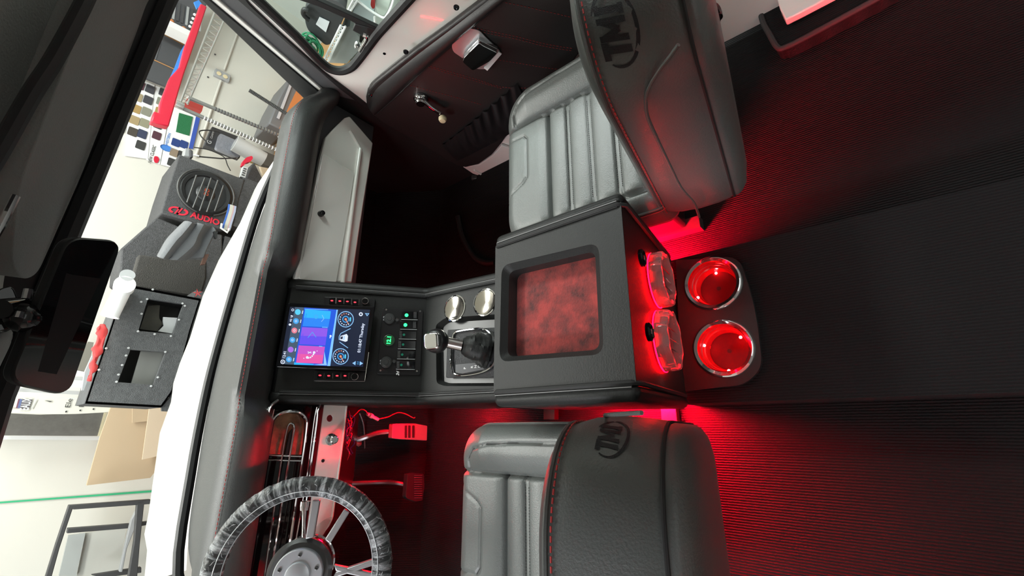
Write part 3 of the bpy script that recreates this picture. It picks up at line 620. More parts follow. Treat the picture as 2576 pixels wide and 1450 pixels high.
# ---------------- touchscreen stereo
st_ = thing('touchscreen_stereo', 'large upright touchscreen car stereo glowing blue on the console', 'stereo', sx_(820, 850))
E0 = .030
def sp_(a, b, c=E0): return sx_(a, b, c)
m = M(); m.prism(rnd([sp_(724, 762), sp_(943, 772), sp_(922, 934), sp_(693, 924)], .004, 3), -SN * .014, GLOSSB); P('housing', m, st_, bevel=.0015)
m = M(); m.prism([sp_(760, 790, .0295 - .013), sp_(905, 800, .0295 - .013), sp_(890, 910, .0295 - .013), sp_(740, 900, .0295 - .013)], -SN * .018, PLAS); P('mounting_arm', m, st_)
m = M(); m.prism([sp_(816, 747, .006), sp_(944, 753, .006), sp_(942, 776, .006), sp_(816, 768, .006)], -SN * .006, PLAS); P('side_strip', m, st_, bevel=.001); m = M(); m.prism([sp_(791, 932, .006), sp_(922, 936, .006), sp_(918, 960, .006), sp_(789, 959, .006)], -SN * .006, PLAS); P('side_strip', m, st_, bevel=.001)
m = M(); m.tube([sp_(928, 887), sp_(918, 958)], .0009, CHROME, seg=5); m.tube([sp_(789, 960, .005), sp_(918, 960, .005)], .0009, CHROME, seg=5); P('trim_line', m, st_)
for a, b, d in [(837, 757, 0), (857, 758, 0), (876, 759, 0), (895, 761, 0), (807, 945, 0), (829, 946, 0), (850, 946, 0), (870, 946, 0)]:
    m = M(); m.prism(rnd([sp_(a - 8, b - 7, .008), sp_(a + 8, b - 7, .008), sp_(a + 7, b + 8, .008), sp_(a - 9, b + 8, .008)], .0015, 2), -SN * .003, GLOSSB)
    o = P('button', m, st_); m = M(); m.lathe([(.0017, 0), (.0017, .0008), (.0001, .0008)], sp_(a - 2, b, .008), SN, REDBTN, 12, 1, 1.9, up=sp); P('button_light', m, o)
    m = M(); m.tube([sp_(a + 8.5, b - 7, .009), sp_(a + 7.5, b + 7, .009)], .0007, CHROME, seg=4); P('divider', m, st_)
for a, b in [(919, 760), (893, 949)]:
    m = M(); c = sp_(a, b, .006); m.lathe([(.0085, 0), (.0085, .007), (.0075, .008), (.0001, .008)], c, SN, GLOSSB, 28); o = P('knob', m, st_); m = M(); m.lathe([(.0072, .0075), (.0074, .0088), (.0086, .0086), (.0089, .0070)], c, SN, CHROME, 28); P('knob_ring', m, o)
# display artwork: one mesh of lit areas on the glass, traced in the coordinates of the screen
def z6(a, b): return (700 + a / 6.042, 740 + b / 6.042)
m = M(); D0 = E0 + .0006
UI = {k: em('ui_' + k, c, s) for k, (c, s) in dict(bg=((.004, .010, .035), 1.0), blue=((.01, .10, .75), 1.0), cyan=((.02, .42, .95), 1.15), cyan2=((.02, .25, .95), 1.0), vio=((.28, .10, .85), 1.0), vio2=((.13, .08, .90), 1.0), pink=((.85, .10, .42), 1.0), pink2=((.62, .09, .60), 1.0),
    lite=((.20, .50, 1.0), 1.2), bar=((.06, .10, .16), 1.0), ic1=((.10, .65, .95), 1.0), ic2=((.06, .40, .90), 1.0), ic3=((.85, .22, .30), 1.0), ic4=((.42, .16, .80), 1.0), white=((.75, .82, 1.0), 1.1), dk=((.01, .02, .06), 1.0), ora=((.9, .30, .16), 1.0), sky=((.30, .60, 1.0), 1.0)).items()}
_d = [0]
def ui(pts, c): _d[0] += .00002; m.poly([sx_(*z6(a, b), D0 + _d[0]) for a, b in pts], UI[c])
def disc(a, b, r, c, sx=1.0, n=20): ui([(a + r * sx * math.cos(6.2832 * i / n), b + r * math.sin(6.2832 * i / n)) for i in range(n)], c)
def line(p, q, w, c):
    dx, dy = q[0] - p[0], q[1] - p[1]; L = math.hypot(dx, dy); nx, ny = -dy / L * w / 2, dx / L * w / 2
    ui([(p[0] + nx, p[1] + ny), (q[0] + nx, q[1] + ny), (q[0] - nx, q[1] - ny), (p[0] - nx, p[1] - ny)], c)
ui([(180, 195), (1395, 240), (1290, 1110), (30, 1065)], 'bg')
ui([(395, 205), (895, 240), (760, 1095), (240, 1075)], 'blue'); ui([(255, 200), (392, 206), (240, 1075), (95, 1068)], 'bar')
ui([(885, 240), (906, 240), (790, 1095), (745, 1095)], 'lite'); ui([(700, 870), (740, 1085), (520, 1080), (690, 1060)], 'sky'); ui([(240, 1040), (540, 1065), (530, 1082), (240, 1075)], 'cyan')
ui([(906, 245), (1100, 250), (960, 1100), (790, 1095)], 'dk')
ui([(410, 232), (800, 262), (785, 380), (390, 360)], 'cyan'); ui([(390, 360), (785, 380), (760, 508), (370, 488)], 'cyan2')
ui([(362, 505), (752, 525), (735, 650), (340, 635)], 'vio'); ui([(340, 635), (735, 650), (715, 785), (320, 765)], 'vio2')
ui([(312, 782), (710, 802), (690, 930), (292, 910)], 'pink2'); ui([(292, 910), (690, 930), (670, 1062), (272, 1045)], 'pink')
line((620, 795), (670, 800), 10, 'lite'); line((665, 505), (750, 510), 9, 'lite'); line((400, 230), (760, 240), 7, 'lite')
for (a, b), c in zip([(298, 275), (270, 412), (246, 556), (215, 699), (190, 846), (163, 995)], ['ic1', 'ic2', 'ic3', 'ic2', 'ic4', 'ic2']):
    disc(a, b, 44, c); disc(a, b, 17, 'white' if c in ('ic2', 'ic3') else c, 1); disc(a, b, 11, c)
    line((a + 76, b - 22), (a + 66, b + 28), 12, 'white')
for a, b, s_ in [(1025, 385, 1), (948, 950, 1)]:
    disc(a, b, 124, 'sky'); disc(a, b, 112, 'dk'); disc(a, b, 52, 'ic2'); disc(a, b, 38, 'dk'); disc(a, b, 18, 'ora'); line((a, b), (a + 40, b + 72), 12, 'ora'); line((a + 72, b - 30), (a + 68, b + 32), 22, 'ic1')
    for i in range(11):
        an = math.radians(60 + i * 24); disc(a + 86 * math.cos(an), b + 86 * math.sin(an), 9, 'ora' if 7 <= i <= 9 else 'white')
for p, q in [((1100, 525), (950, 600)), ((1060, 822), (930, 730)), ((950, 600), (925, 650)), ((925, 650), (925, 700))]: line(p, q, 10, 'sky')
ui([(945, 640), (1040, 608), (1060, 640), (1052, 715), (1020, 728), (935, 700)], 'white'); ui([(950, 650), (985, 645), (975, 690), (945, 685)], 'dk'); line((1005, 640), (995, 700), 14, 'sky')
disc(1255, 308, 30, 'white'); disc(1255, 308, 14, 'dk'); ui([(1318, 292), (1385, 295), (1350, 340)], 'sky'); ui([(1338, 300), (1366, 302), (1350, 322)], 'dk')
ui([(1125, 1052), (1178, 1020), (1172, 1085)], 'sky'); ui([(1290, 1056), (1240, 1025), (1236, 1088)], 'sky'); line((1196, 1035), (1228, 1037), 9, 'ic2'); line((1194, 1062), (1226, 1064), 9, 'ic2')
disc(68, 1032, 34, 'white'); disc(68, 1032, 22, 'bg'); disc(68, 1032, 10, 'white')
line((665, 320), (695, 375), 7, 'sky'); line((695, 375), (655, 422), 7, 'sky'); disc(575, 348, 34, 'ic2', .9); disc(575, 348, 22, 'cyan'); line((450, 665), (520, 580), 9, 'ic2'); line((520, 580), (575, 660), 9, 'ic2')
for i, (a, b) in enumerate([(440, 965), (462, 972), (490, 965), (515, 945), (533, 920), (545, 890)]): disc(a, b, 20 if i in (0, 5) else 12, 'white')
line((445, 878), (505, 900), 9, 'white'); line((450, 905), (500, 878), 9, 'white'); disc(795, 640, 16, 'white'); disc(787, 665, 9, 'white'); disc(590, 868, 7, 'white'); disc(388, 978, 7, 'white')
disc(220, 243, 20, 'white'); disc(220, 243, 12, 'bg'); line((190, 330), (222, 340), 18, 'white'); disc(178, 466, 17, 'white', 1.2)
uu = (sx_(*z6(100, 900)) - sx_(*z6(130, 700))).normalized(); uu = (sx_(*z6(1290, 400)) - sx_(*z6(1240, 760))).normalized(); vv = SN.cross(uu)
def utx(s, size, a, b, c='white', **k): m.text(s, size, sx_(*z6(a, b), D0 + .0009), uu, vv, UI[c], depth=.0001, bold=.02, **k)
utx('01:18:47 Thursday', .0098, 1258, 668); utx('12:41', .0085, 95, 925); utx('4G 1', .0065, 195, 385); utx('Bluetooth', .0055, 316, 955, 'pink2'); utx('Car Info', .0050, 365, 655, 'vio2'); utx('Settings', .0050, 416, 345, 'cyan2')
P('display', m, st_, smooth=False, label='lit display with coloured tiles, round icons and two gauges')

# ---------------- switch panel
def zz(a, b): return (930 + a / 6.905, 750 + b / 6.905)
def q_(a, b, c=0): return sx_(*zz(a, b), c)
swp = thing('switch_panel', 'black panel of six rocker switches, two capped sockets and a green voltmeter', 'switch panel', q_(500, 700))
m = M(); m.prism(rnd([q_(225, 165, .004), q_(930, 205, .004), q_(880, 1340, .004), q_(125, 1320, .004)], .006, 4), -SN * .004, PLAS); P('plate', m, swp, bevel=.0008)
for i, (a, b) in enumerate([(288, 205), (878, 235), (188, 1262), (820, 1272)]):
    m = M(); m.lathe([(.0028, 0), (.0024, .0012), (.0001, .0014)], q_(a, b, .004), SN, STEEL if i == 1 else CHROME, 12); P('screw', m, swp)
for i, (b, x0, x1) in enumerate([(300, 555, 840), (470, 535, 830), (640, 510, 815), (810, 495, 805), (985, 480, 795), (1165, 465, 790)]):
    m = M(); h = 72; A, B, C_, D = [q_(x0, b - h, .011), q_(x1, b - h + 10, .006), q_(x1 - 6, b + h + 8, .006), q_(x0 - 8, b + h, .011)]
    lo = [p - SN * (.007 if k in (0, 3) else .003) for k, p in enumerate((A, B, C_, D))]
    m.add([A, B, C_, D] + lo, [(0, 1, 2, 3), (0, 4, 5, 1), (1, 5, 6, 2), (2, 6, 7, 3), (3, 7, 4, 0)], GLOSSB); o = P('rocker_switch', m, swp, bevel=.0008, label='rocker switch, lit green' if i < 2 else 'unlit rocker switch')
    m = M(); cx_ = x0 + 85; m.lathe([(.0001, .0003), (.0046 if i < 2 else .0032, .0003), (.0046 if i < 2 else .0032, 0)], q_(cx_, b, .0101), SN, GRNCORE if i < 2 else GRNDIM, 14)
    P('indicator', m, o); m = M(); m.tube([q_(x0 - 5, b + h + 2, .0115), q_(x1 - 8, b + h + 9, .0065)], .0007, LGREY, seg=4)
    if i < 2:
        for r_ in range(3):
            for s_ in range(6): m.ball(q_(x1 - 70 + r_ * 18, b - 50 + s_ * 19, .0082), .0006, LGREY, seg=5)
    else:
        for r_ in range(3):
            for s_ in range(6): m.ball(q_(x0 + 12 + r_ * 16, b - 48 + s_ * 19, .0112), .0005, LGREY, seg=5)
    P('marking', m, o)
for k, (a, b, tx, ty) in enumerate([(345, 365, 475, 390), (290, 1120, 425, 1105)]):
    m = M(); m.lathe([(.0142, 0), (.0142, .004), (.0125, .006), (.011, .006), (.010, .007), (.006, .007), (.0055, .0082), (.0001, .0082)], q_(a, b, .004), SN, mat('socket_cap_%d' % k, (.035, .036, .036), .4), 32)
    m.lathe([(.0045, 0), (.004, .006), (.0001, .006)], q_(tx, ty, .004), SN, MATS['socket_cap_%d' % k], 14); o = P('socket_cap', m, swp)
    m = M()
    for dy in (-22, 22): m.lathe([(.0026, 0), (.002, .004), (.0001, .0042)], q_(a - 95, b + dy - 5, .004), SN, GREYP, 10)
    P('hinge', m, o)
m = M(); c = q_(337, 740, .004); m.lathe([(.0001, .003), (.0125, .003), (.0135, .0045), (.0145, .004), (.0148, 0)], c, SN, mat('meter_face', (.03, .07, .04), .25), 36); vo = P('voltmeter', m, swp, label='round voltmeter with lit green digits')
m = M(); m.text('12.1', .0135, q_(337, 735, .0075), uu, vv, GRNCORE, bold=.03); P('digits', m, vo, label='green digits')
m = M(); m.text('24', .010, q_(490, 1315, .0046), uu, vv, WHT, bold=.04, shear=.3); P('emblem', m, swp)
# ---------------- console mounting brackets
for pts, lab in [([(1367, 1021), (1395, 1021), (1395, 1056), (1367, 1055)], 'flat metal bracket under the console nearer the dash, lit red'), ([(1661, 1019), (1699, 1020), (1704, 1066), (1664, 1061)], 'flat metal bracket under the rear of the armrest box, lit red')]:
    m = M(); m.prism(px(pts, z=.028), (0, 0, -.020), MATS.get('bracket_metal') or mat('bracket_metal', (.02, .006, .006), .5)); T('mounting_bracket', m, lab, 'bracket', 'console mounting brackets', bevel=.001)
# ================================================================ SEATS
def clampn(x, a, b): return max(a, min(b, x))
def seg_d(px_, py_, a, b):
    ax, ay = a; bx, by = b; dx, dy = bx - ax, by - ay; t = clampn(((px_ - ax) * dx + (py_ - ay) * dy) / (dx * dx + dy * dy + 1e-12), 0, 1)
    return math.hypot(px_ - ax - dx * t, py_ - ay - dy * t)
def pl_d(x, y, pts): return min(seg_d(x, y, pts[i], pts[i + 1]) for i in range(len(pts) - 1))
SW = .425
def make_seat(label, x0, sg, dy, top_y, top_z, logo_c, lsc=.6, LT=.05, bi=.098):
    """local s: from the console side outwards, y: forward. x0 inner edge, sg side sign."""
    root = thing('bucket_seat', label, 'seat', (x0 + sg * SW / 2, .45 + dy, 0))
    yb, yf, zt = .25 + dy, .648 + dy, .330
    hx, hy = SW / 2, (yf - yb) / 2; cs, cy = SW / 2, (yf + yb) / 2; R = .085
    def X(s_, y, z): return V((x0 + sg * s_, y, z))
    seamA = .497 + dy; bo = .318            # front pad seam, bolster seams
    pad_rect = [(.112, yf - .006), (.136, yf - .038), (.153, yf - .076), (.165, yf - .088), (.272, yf - .088), (.285, yf - .078), (.288, yf - .006)]
    arcO = [(.322, yf - .052), (.350, yf - .055), (.374, yf - .075), (.385, yf - .12), (.388, yf - .20), (.389, yb)]
    arcI = [(.094, yf - .052), (.070, yf - .055), (.050, yf - .075), (.040, yf - .12), (.036, yf - .20), (.034, yb)]
    flutes = [seamA - .054, seamA - .110, seamA - .168]
    def prep(u, v):
        a, b = u * hx, v * hy; ax, ab = abs(a), abs(b)
        rr = R if b > 0 else .03
        if ax > hx - rr and ab > hy - rr:
            dx, d_y = ax - (hx - rr), ab - (hy - rr); L = math.hypot(dx, d_y); mxx = max(dx, d_y)
            if L > 1e-9: k = mxx / L; dx, d_y = dx * k, d_y * k
            ax, ab = hx - rr + dx, hy - rr + d_y
            e = rr - math.hypot(dx, d_y)
        else: e = min(hx - ax, hy - ab)
        return math.copysign(ax, a), math.copysign(ab, b), max(0, e)
    def height(s_, y, e):
        z = zt
        r_ = .048
        if e < r_: z -= r_ - math.sqrt(max(0, r_ * r_ - (r_ - e) ** 2))
        t = clampn((yf - y) / .05, 0, 1); z -= .016 * (1 - t) ** 2
        for edge, d in ((bi, -1), (bo, 1)):
            q = (s_ - edge) * d
            if q > 0: w = clampn(q / .045, 0, 1) * (.3 if (d < 0 and bi < .05) else 1); z += .026 * math.sin(w * 1.5708) * clampn((yf - y) / .10, .25, 1)
        if bi < s_ < bo:
            z -= .004
            if y < seamA:
                ys = [seamA] + flutes + [flutes[-1] - .058, flutes[-1] - .116]
                for i in range(len(ys) - 1):
                    if ys[i + 1] < y <= ys[i]: w = (ys[i] - y) / (ys[i] - ys[i + 1]); z += .0065 * math.sin(math.pi * w) ** .6
            else: w = clampn((y - seamA) / .03, 0, 1); z += .007 * math.sin(w * 1.5708)
        g = lambda d, w, dp: dp * math.exp(-(d / w) ** 2)
        if y > seamA - .30: z -= g(abs(s_ - bi), .0045, .010) + g(abs(s_ - bo), .0045, .010)
        if bi < s_ < bo: z -= g(abs(y - seamA), .004, .009)
        for f_ in flutes:
            if bi < s_ < bo: z -= g(abs(y - f_ - .0045), .0022, .0035) + g(abs(y - f_ + .0045), .0022, .0035)
        z -= g(pl_d(s_, y, pad_rect), .0025, .0035) + g(pl_d(s_, y, arcO), .0028, .005) + (g(pl_d(s_, y, arcI), .0028, .005) if bi > .05 else 0)
        return z
    NXg, NYg = 130, 120; m = M(); G = {}
    vs = []
    def warp(t): return clampn(t, -1, 1)
    for i in range(NXg):
        for j in range(NYg):
            a, b, e = prep(-1 + 2 * i / (NXg - 1), -1 + 2 * j / (NYg - 1)); s_, y = cs + a, cy + b; vs.append(X(s_, y, height(s_, y, e)))
    fs = [(i * NYg + j, (i + 1) * NYg + j, (i + 1) * NYg + j + 1, i * NYg + j + 1) for i in range(NXg - 1) for j in range(NYg - 1)]
    m.add(vs, fs, SEATL)
    rim = [i * NYg for i in range(NXg)] + [(NXg - 1) * NYg + j for j in range(1, NYg)] + [i * NYg + NYg - 1 for i in range(NXg - 2, -1, -1)] + [j for j in range(NYg - 2, 0, -1)]
    rp = [vs[i] for i in rim]; n = len(rp); cc_ = X(cs, cy, 0)
    low = [V((p.x + (cc_.x - p.x) * .0, p.y, .225)) for p in rp]; low2 = [V((p.x + (cc_.x - p.x) * .05, p.y + (cc_.y - p.y) * .05, .195)) for p in rp]
    m.add(rp + low + low2, [(i, (i + 1) % n, n + (i + 1) % n, n + i) for i in range(n)] + [(n + i, n + (i + 1) % n, 2 * n + (i + 1) % n, 2 * n + i) for i in range(n)] + [tuple(range(2 * n, 3 * n))], SEATL)
    P('cushion', m, root, ang=75)
    m = M(); m.tube([p + (p - V((cc_.x, cc_.y, p.z))).normalized() * .0015 + V((0, 0, -.002)) for p in rp[::2]], .0024, SEATL, closed=True, seg=6); P('piping', m, root)
    def surf(s_, y): 
        a, b = s_ - cs, y - cy; ax, ab = abs(a), abs(b); e = min(hx - ax, hy - ab)
        if ax > hx - R and b > hy - R: e = R - math.hypot(ax - hx + R, ab - hy + R)
        return X(s_, y, height(s_, y, max(0, e)) + .0012)
    m = M()
    for f_ in flutes:
        for o in (-.0045, .0045): stitches(m, [surf(bi + .004 + (bo - bi - .008) * i / 14, f_ + o) for i in range(15)], BLKTH, .005, .003, .0008)
    stitches(m, [surf(.10 + .22 * i / 14, yf - .010) for i in range(15)], GRYTH, .005, .0032, .0007)
    P('stitching', m, root)
    m = M(); m.tube([surf(*p) - V((0, 0, .001)) for p in arcO], .0016, BLKTH, seg=6); (bi > .05) and m.tube([surf(*p) - V((0, 0, .001)) for p in arcI], .0016, BLKTH, seg=6); m.tube([surf(*p) - V((0, 0, .001)) for p in pad_rect[:-1]], .0012, BLKTH, seg=6); P('seam_cord', m, root)
    # red piping under the outer front edge
    m = M(); q = [p + (p - V((cc_.x, cc_.y, p.z))).normalized() * .003 + V((0, 0, -.012)) for p in rp]; m.tube(q[::2], .0014, REDTH, closed=True, seg=5); P('red_piping', m, root, label='thin red piping round the cushion')
    m = M(); m.box((min(x0, x0 + sg * SW) + .06, yb + .05, .03), (max(x0, x0 + sg * SW) - .06, yf - .05, .20), PLAS)
    P('seat_base', m, root, bevel=.01)
    for k in (.07, SW - .07):
        m = M(); xx = x0 + sg * k; m.box((xx - .015, yb + .02, .001), (xx + .015, yf - .02, .032), STEEL); P('floor_rail', m, root)
    # backrest: rounded slab swept along its thickness
    B0 = V((x0, .285 + dy, .235)); top = V((x0, top_y, top_z)); H = (top - B0).length; UV = (top - B0).normalized(); US = V((sg, 0, 0)); UT = V((0, -UV.z, UV.y)).normalized()
    if UT.y > 0: UT = -UT
    TH = .130
    def outline(ins, n1=10):
        w, h = SW - 2 * ins, H - 2 * ins; pts = []
        rt, rb_ = max(.01, .125 - ins), max(.01, .035 - ins)
        for cx_, cy_, a0, r_ in [(w - rt, h - rt, 0, rt), (rt, h - rt, 90, rt), (rb_, rb_, 180, rb_), (w - rb_, rb_, 270, rb_)]:
            for i in range(n1 + 1): an = math.radians(a0 + 90 * i / n1); pts.append((cx_ + r_ * math.cos(an) + ins, cy_ + r_ * math.sin(an) + ins))
        # densify straight runs
        out = []
        for i in range(len(pts)):
            a, b = pts[i], pts[(i + 1) % len(pts)]; L = math.hypot(b[0] - a[0], b[1] - a[1])
            out.append(a)
            if i % (n1 + 1) == n1:
                for k in range(1, 8): out.append((a[0] + (b[0] - a[0]) * k / 8, a[1] + (b[1] - a[1]) * k / 8))
        return out
    def BP(s_, b, t): return B0 + US * s_ + UV * b + UT * (t * (1 + .13 * (1 - b / H)) if t > .03 else t)
    prof = [(-.028, .17), (-.024, .10), (-.016, .05), (-.006, .018), (.002, .006), (.006, .002), (.010, .004), (.018, .001), (.035, -.004), (.065, -.006), (.095, -.003), (.112, .001), (.118, .005), (.124, .003), (.131, .008), (.140, .022), (.146, .05), (.147, .12)]
    rings = [[BP(a, b, t) for a, b in outline(i_)] for t, i_ in prof]; n = len(rings[0])
    # hump: the top band dips softly towards the outer side
    vs = [p for r_ in rings for p in r_]; m = M()
    m.add(vs, [(k * n + i, k * n + (i + 1) % n, (k + 1) * n + (i + 1) % n, (k + 1) * n + i) for k in range(len(rings) - 1) for i in range(n)] + [tuple(range(n))[::-1], tuple(range((len(rings) - 1) * n, len(rings) * n))], SEATL)
    P('backrest', m, root, ang=70)
    m = M(); m.tube([BP(a, b, .006) for a, b in outline(.002)], .0028, SEATL, closed=True, seg=6); m.tube([BP(a, b, .119) for a, b in outline(.002)], .0022, BLKTH, closed=True, seg=6)
    P('backrest_piping', m, root)
    m = M(); o_ = [BP(a, b, .013) for a, b in outline(-.0005)]; stitches(m, o_ + [o_[0]], REDTH, .0085, .0055, .0011); P('red_stitching', m, root, label='red stitching along the front edge of the backrest')
    # curved piping on the side band, in (height, thickness)
    curve = SIDEC
    m = M(); m.tube(smooth_path([BP(-.0052, b, t) for b, t in curve], 5), .0024, SEATL, seg=8); P('side_piping', m, root)
    # embroidered letters wrapped over the inner shoulder
    rt = .125; ac = V((rt, H - rt)); 
    def wrap(a, t, d):   # a: arc length along the shoulder from its centre, in world +x direction; t: up the letter = towards the front
        an = math.radians(logo_c) - sg * a / rt if sg > 0 else math.radians(logo_c) + a / rt
        r_ = rt + .0045 + d
        return BP(ac.x + r_ * math.cos(an), ac.y + r_ * math.sin(an), LT - t)
    def dens(pts, k=10): return [(pts[i][0] + (pts[i + 1][0] - pts[i][0]) * j / k, pts[i][1] + (pts[i + 1][1] - pts[i][1]) * j / k) for i in range(len(pts) - 1) for j in range(k)]
    m = M(); W2 = .5
    def bar(pts):  # polygon strip given by left/right edges, subdivided
        for (a, b) in zip(pts[:-1], pts[1:]):
            for j in range(5):
                f0, f1 = j / 5, (j + 1) / 5
                q = [wrap(a[0] + (b[0] - a[0]) * f, a[1] + (b[1] - a[1]) * f, .0016) for f in (f0, f1)] + [wrap(a[2] + (b[2] - a[2]) * f, a[3] + (b[3] - a[3]) * f, .0016) for f in (f1, f0)]
                m.poly(q, LOGOM)
    sl = .012  # slant
    def L_(x, y): return (x + sl * (y / .05), y)
    def quad(x0_, y0_, x1_, y1_, w):  # thick stroke
        dx, dy_ = x1_ - x0_, y1_ - y0_; L = math.hypot(dx, dy_); nx, ny = -dy_ / L * w / 2, dx / L * w / 2
        a = L_(x0_ + nx, y0_ + ny); b = L_(x0_ - nx, y0_ - ny); c = L_(x1_ + nx, y1_ + ny); d = L_(x1_ - nx, y1_ - ny)
        bar([(*a, *b), (*c, *d)])
    sc_ = lsc
    def ST(*q): quad(*[v_ * sc_ for v_ in q[:4]], q[4] * sc_)
    ST(-.052, .021, -.020, .021, .012); ST(-.034, .022, -.034, -.026, .013)                      # T
    ST(-.014, -.026, -.014, .026, .011); ST(-.014, .022, .001, -.012, .010); ST(.001, -.012, .016, .022, .010); ST(.016, .026, .016, -.026, .011)   # M
    ST(.034, -.026, .034, .026, .013); ST(.026, .022, .044, .022, .009); ST(.025, -.022, .043, -.022, .009)   # I
    def swoosh(a0, a1, rx, ry, w0, cx_=0, cy_=0):
        N = 28; pr = None
        for i in range(N + 1):
            t = i / N; an = math.radians(a0 + (a1 - a0) * t); w = w0 * math.sin(math.pi * clampn(t * .92 + .06, 0, 1)) ** .7 + .0006
            p = (cx_ + (rx + w / 2) * math.cos(an) + .10 * (ry * math.sin(an)), cy_ + (ry + w / 2) * math.sin(an)); q = (cx_ + (rx - w / 2) * math.cos(an) + .10 * (ry * math.sin(an)), cy_ + (ry - w / 2) * math.sin(an))
            if pr: m.poly([wrap(*pr[0], .0012), wrap(*p, .0012), wrap(*q, .0012), wrap(*pr[1], .0012)], LOGOM)
            pr = (p, q)
    swoosh(150, 352, .066 * lsc, .040 * lsc, .0065 * lsc, 0, -.002); swoosh(-28, 62, .066 * lsc, .040 * lsc, .0075 * lsc, .001, -.002)
    P('embroidered_logo', m, root, smooth=False, label='black embroidered TMI letters inside an oval swoosh')
    return root
SIDEC = [(.455, .118), (.40, .075), (.345, .048), (.29, .052), (.20, .078), (.10, .105), (.02, .116)]
def side_curve(B0, UV, UT, x0):
    n = V((1, 0, 0)); out = []
    for a, b in [(1703, 108), (1680, 140), (1655, 172), (1632, 210), (1621, 245), (1625, 290), (1645, 340), (1672, 400), (1705, 470), (1735, 508), (1748, 545)]:
        p = W(a, b, x=x0); d = p - B0; out.append((d.dot(UV), d.dot(UT)))
    return out
PTY, PTZ = .202, .705
_B0 = V((.192, .285, .235)); _UV = (V((.192, PTY, PTZ)) - _B0).normalized(); _UT = V((0, -_UV.z, _UV.y))
SIDEC = [(b, clampn(t, .02, .125)) for b, t in side_curve(_B0, _UV, _UT, .190)]
make_seat('passenger seat, black leather with pleated cushion, between console and window crank', .192, 1, 0.0, PTY, PTZ, 131, .62, .042, .028)
make_seat('driver seat, black leather, nearest the steering wheel and brake pedal', -.205, -1, .130, .292, .665, 146, .46, .064)
_bm = [o for o in bpy.data.objects if o.name.startswith('bucket_seat')]
m = M(); m.lathe([(.010, 0), (.010, .012), (.006, .016), (.0001, .016)], W(1806, 45, x=.617), (1, 0, 0), PLAS, 12)
P('lever_pivot', m, _bm[0]); m = M()
m.tube(smooth_path([W(1772, 15, x=.628), W(1792, 22, x=.628), W(1800, 40, x=.628), W(1795, 62, x=.628)], 4), [.013] * 13, PLAS, seg=8); P('recline_lever', m, _bm[0], smooth=True, label='curved black plastic recline lever')

# ================================================================ PASSENGER DOOR
DX = .74
door = thing('truck_door', 'passenger door with black stitched panel, chrome handle and vent window', 'door', (DX, .5, .0))
def dp(l, x=DX): return px(l, x=x)
# painted shell below and around the window, in one sheet with the window opening
win = rnd(dp([(560, -80), (647, 0), (752, 99), (806, 157), (830, 176), (858, 181), (885, 171), (905, 147), (950, 86), (1030, -2), (1110, -90)]), .02, 5)
shell = [V((DX, .02, .64)), win[-1] + V((0, .001, 0))] + []
outer_l = dp([(770, -110)]) # upper back corner above the frame
out = [V((DX, -.02, .02)), V((DX, 1.06, .02)), V((DX, 1.065, .30)), W(920, 268, x=DX), W(812, 186, x=DX), W(700, 82, x=DX), W(622, 12, x=DX), W(545, -60, x=DX)]
inn = [p for p in win]
poly = out + [win[0]] + win[1:] + [V((DX, .02, .60))]
m = M(); m.prism(poly, (.012, 0, 0), WHITEP); P('door_shell', m, door, bevel=.004, seg=3)
# rubber seal round the window opening
m = M(); wq = smooth_path([p + V((.002, 0, 0)) for p in win], 3); m.tube(wq, .012, RUB, seg=8); P('window_seal', m, door)
vg = [W(a, b, x=DX + .012) for a, b in [(560, -80), (647, 0), (752, 99), (806, 157), (830, 176), (858, 181), (885, 171), (905, 147), (945, 92), (735, -5), (640, -60)]]
m = M(); m.poly(vg, VGLASS); P('vent_glass', m, door)
m = M(); m.poly([W(a, b, x=DX + .014) for a, b in [(945, 92), (1030, -2), (1110, -90), (640, -70), (735, -5)]], VGLASS); P('window_glass', m, door)
m = M(); m.prism(dp([(700, -32), (735, -5), (800, 17), (880, 52), (930, 80), (952, 92), (962, 78), (948, 70), (880, 38), (800, 2), (745, -20), (720, -42)], DX + .002), (.014, 0, 0), RUB)
m.prism(dp([(893, 60), (950, 74), (944, 104), (930, 100), (886, 77)], DX), (.010, 0, 0), RUB); P('vent_bar', m, door, bevel=.002)
m = M(); m.tube(smooth_path(dp([(921, 91), (922, 98), (914, 112), (905, 128)], DX - .022), 4), [.0055] * 8 + [.005] * 5, CHROME, seg=10); m.tube(dp([(920, 90), (913, 87)], DX - .022), .006, CHROME)
m.lathe([(.008, 0), (.008, .012), (.005, .018), (.0001, .018)], W(900, 110, x=DX + .004), (-1, 0, 0), CHROME, 16); P('vent_latch', m, door, label='chrome vent window latch')
m = M(); m.prism(dp([(958, 85), (1032, -4), (1042, -4), (966, 90)], DX + .01), (.006, 0, 0), mat('glass_edge', (.45, .62, .55), .2)); P('glass_edge', m, door)
# trim panel
panel = [(922, 236), (926, 218), (945, 196), (1040, 120), (1120, 62), (1215, -10), (1330, -100), (1560, -100), (1500, 60), (1380, 235), (1282, 322), (1262, 352), (1238, 381), (1205, 405), (1172, 413), (1150, 408), (1120, 392), (1040, 345), (965, 300), (938, 280), (924, 258)]
m = M(); pp_ = dp(panel, DX - .004); m.prism(pp_, (-.016, 0, 0), DOORV); P('door_panel', m, door, bevel=.006, seg=3)
XP = DX - .0215
ped = dp([(950, 285), (990, 250), (1060, 182), (1150, 102), (1230, 33), (1275, -5), (1330, -50)], XP)
m = M(); m.tube(smooth_path(ped, 4), .0022, DOORV, seg=6); P('panel_piping', m, door)
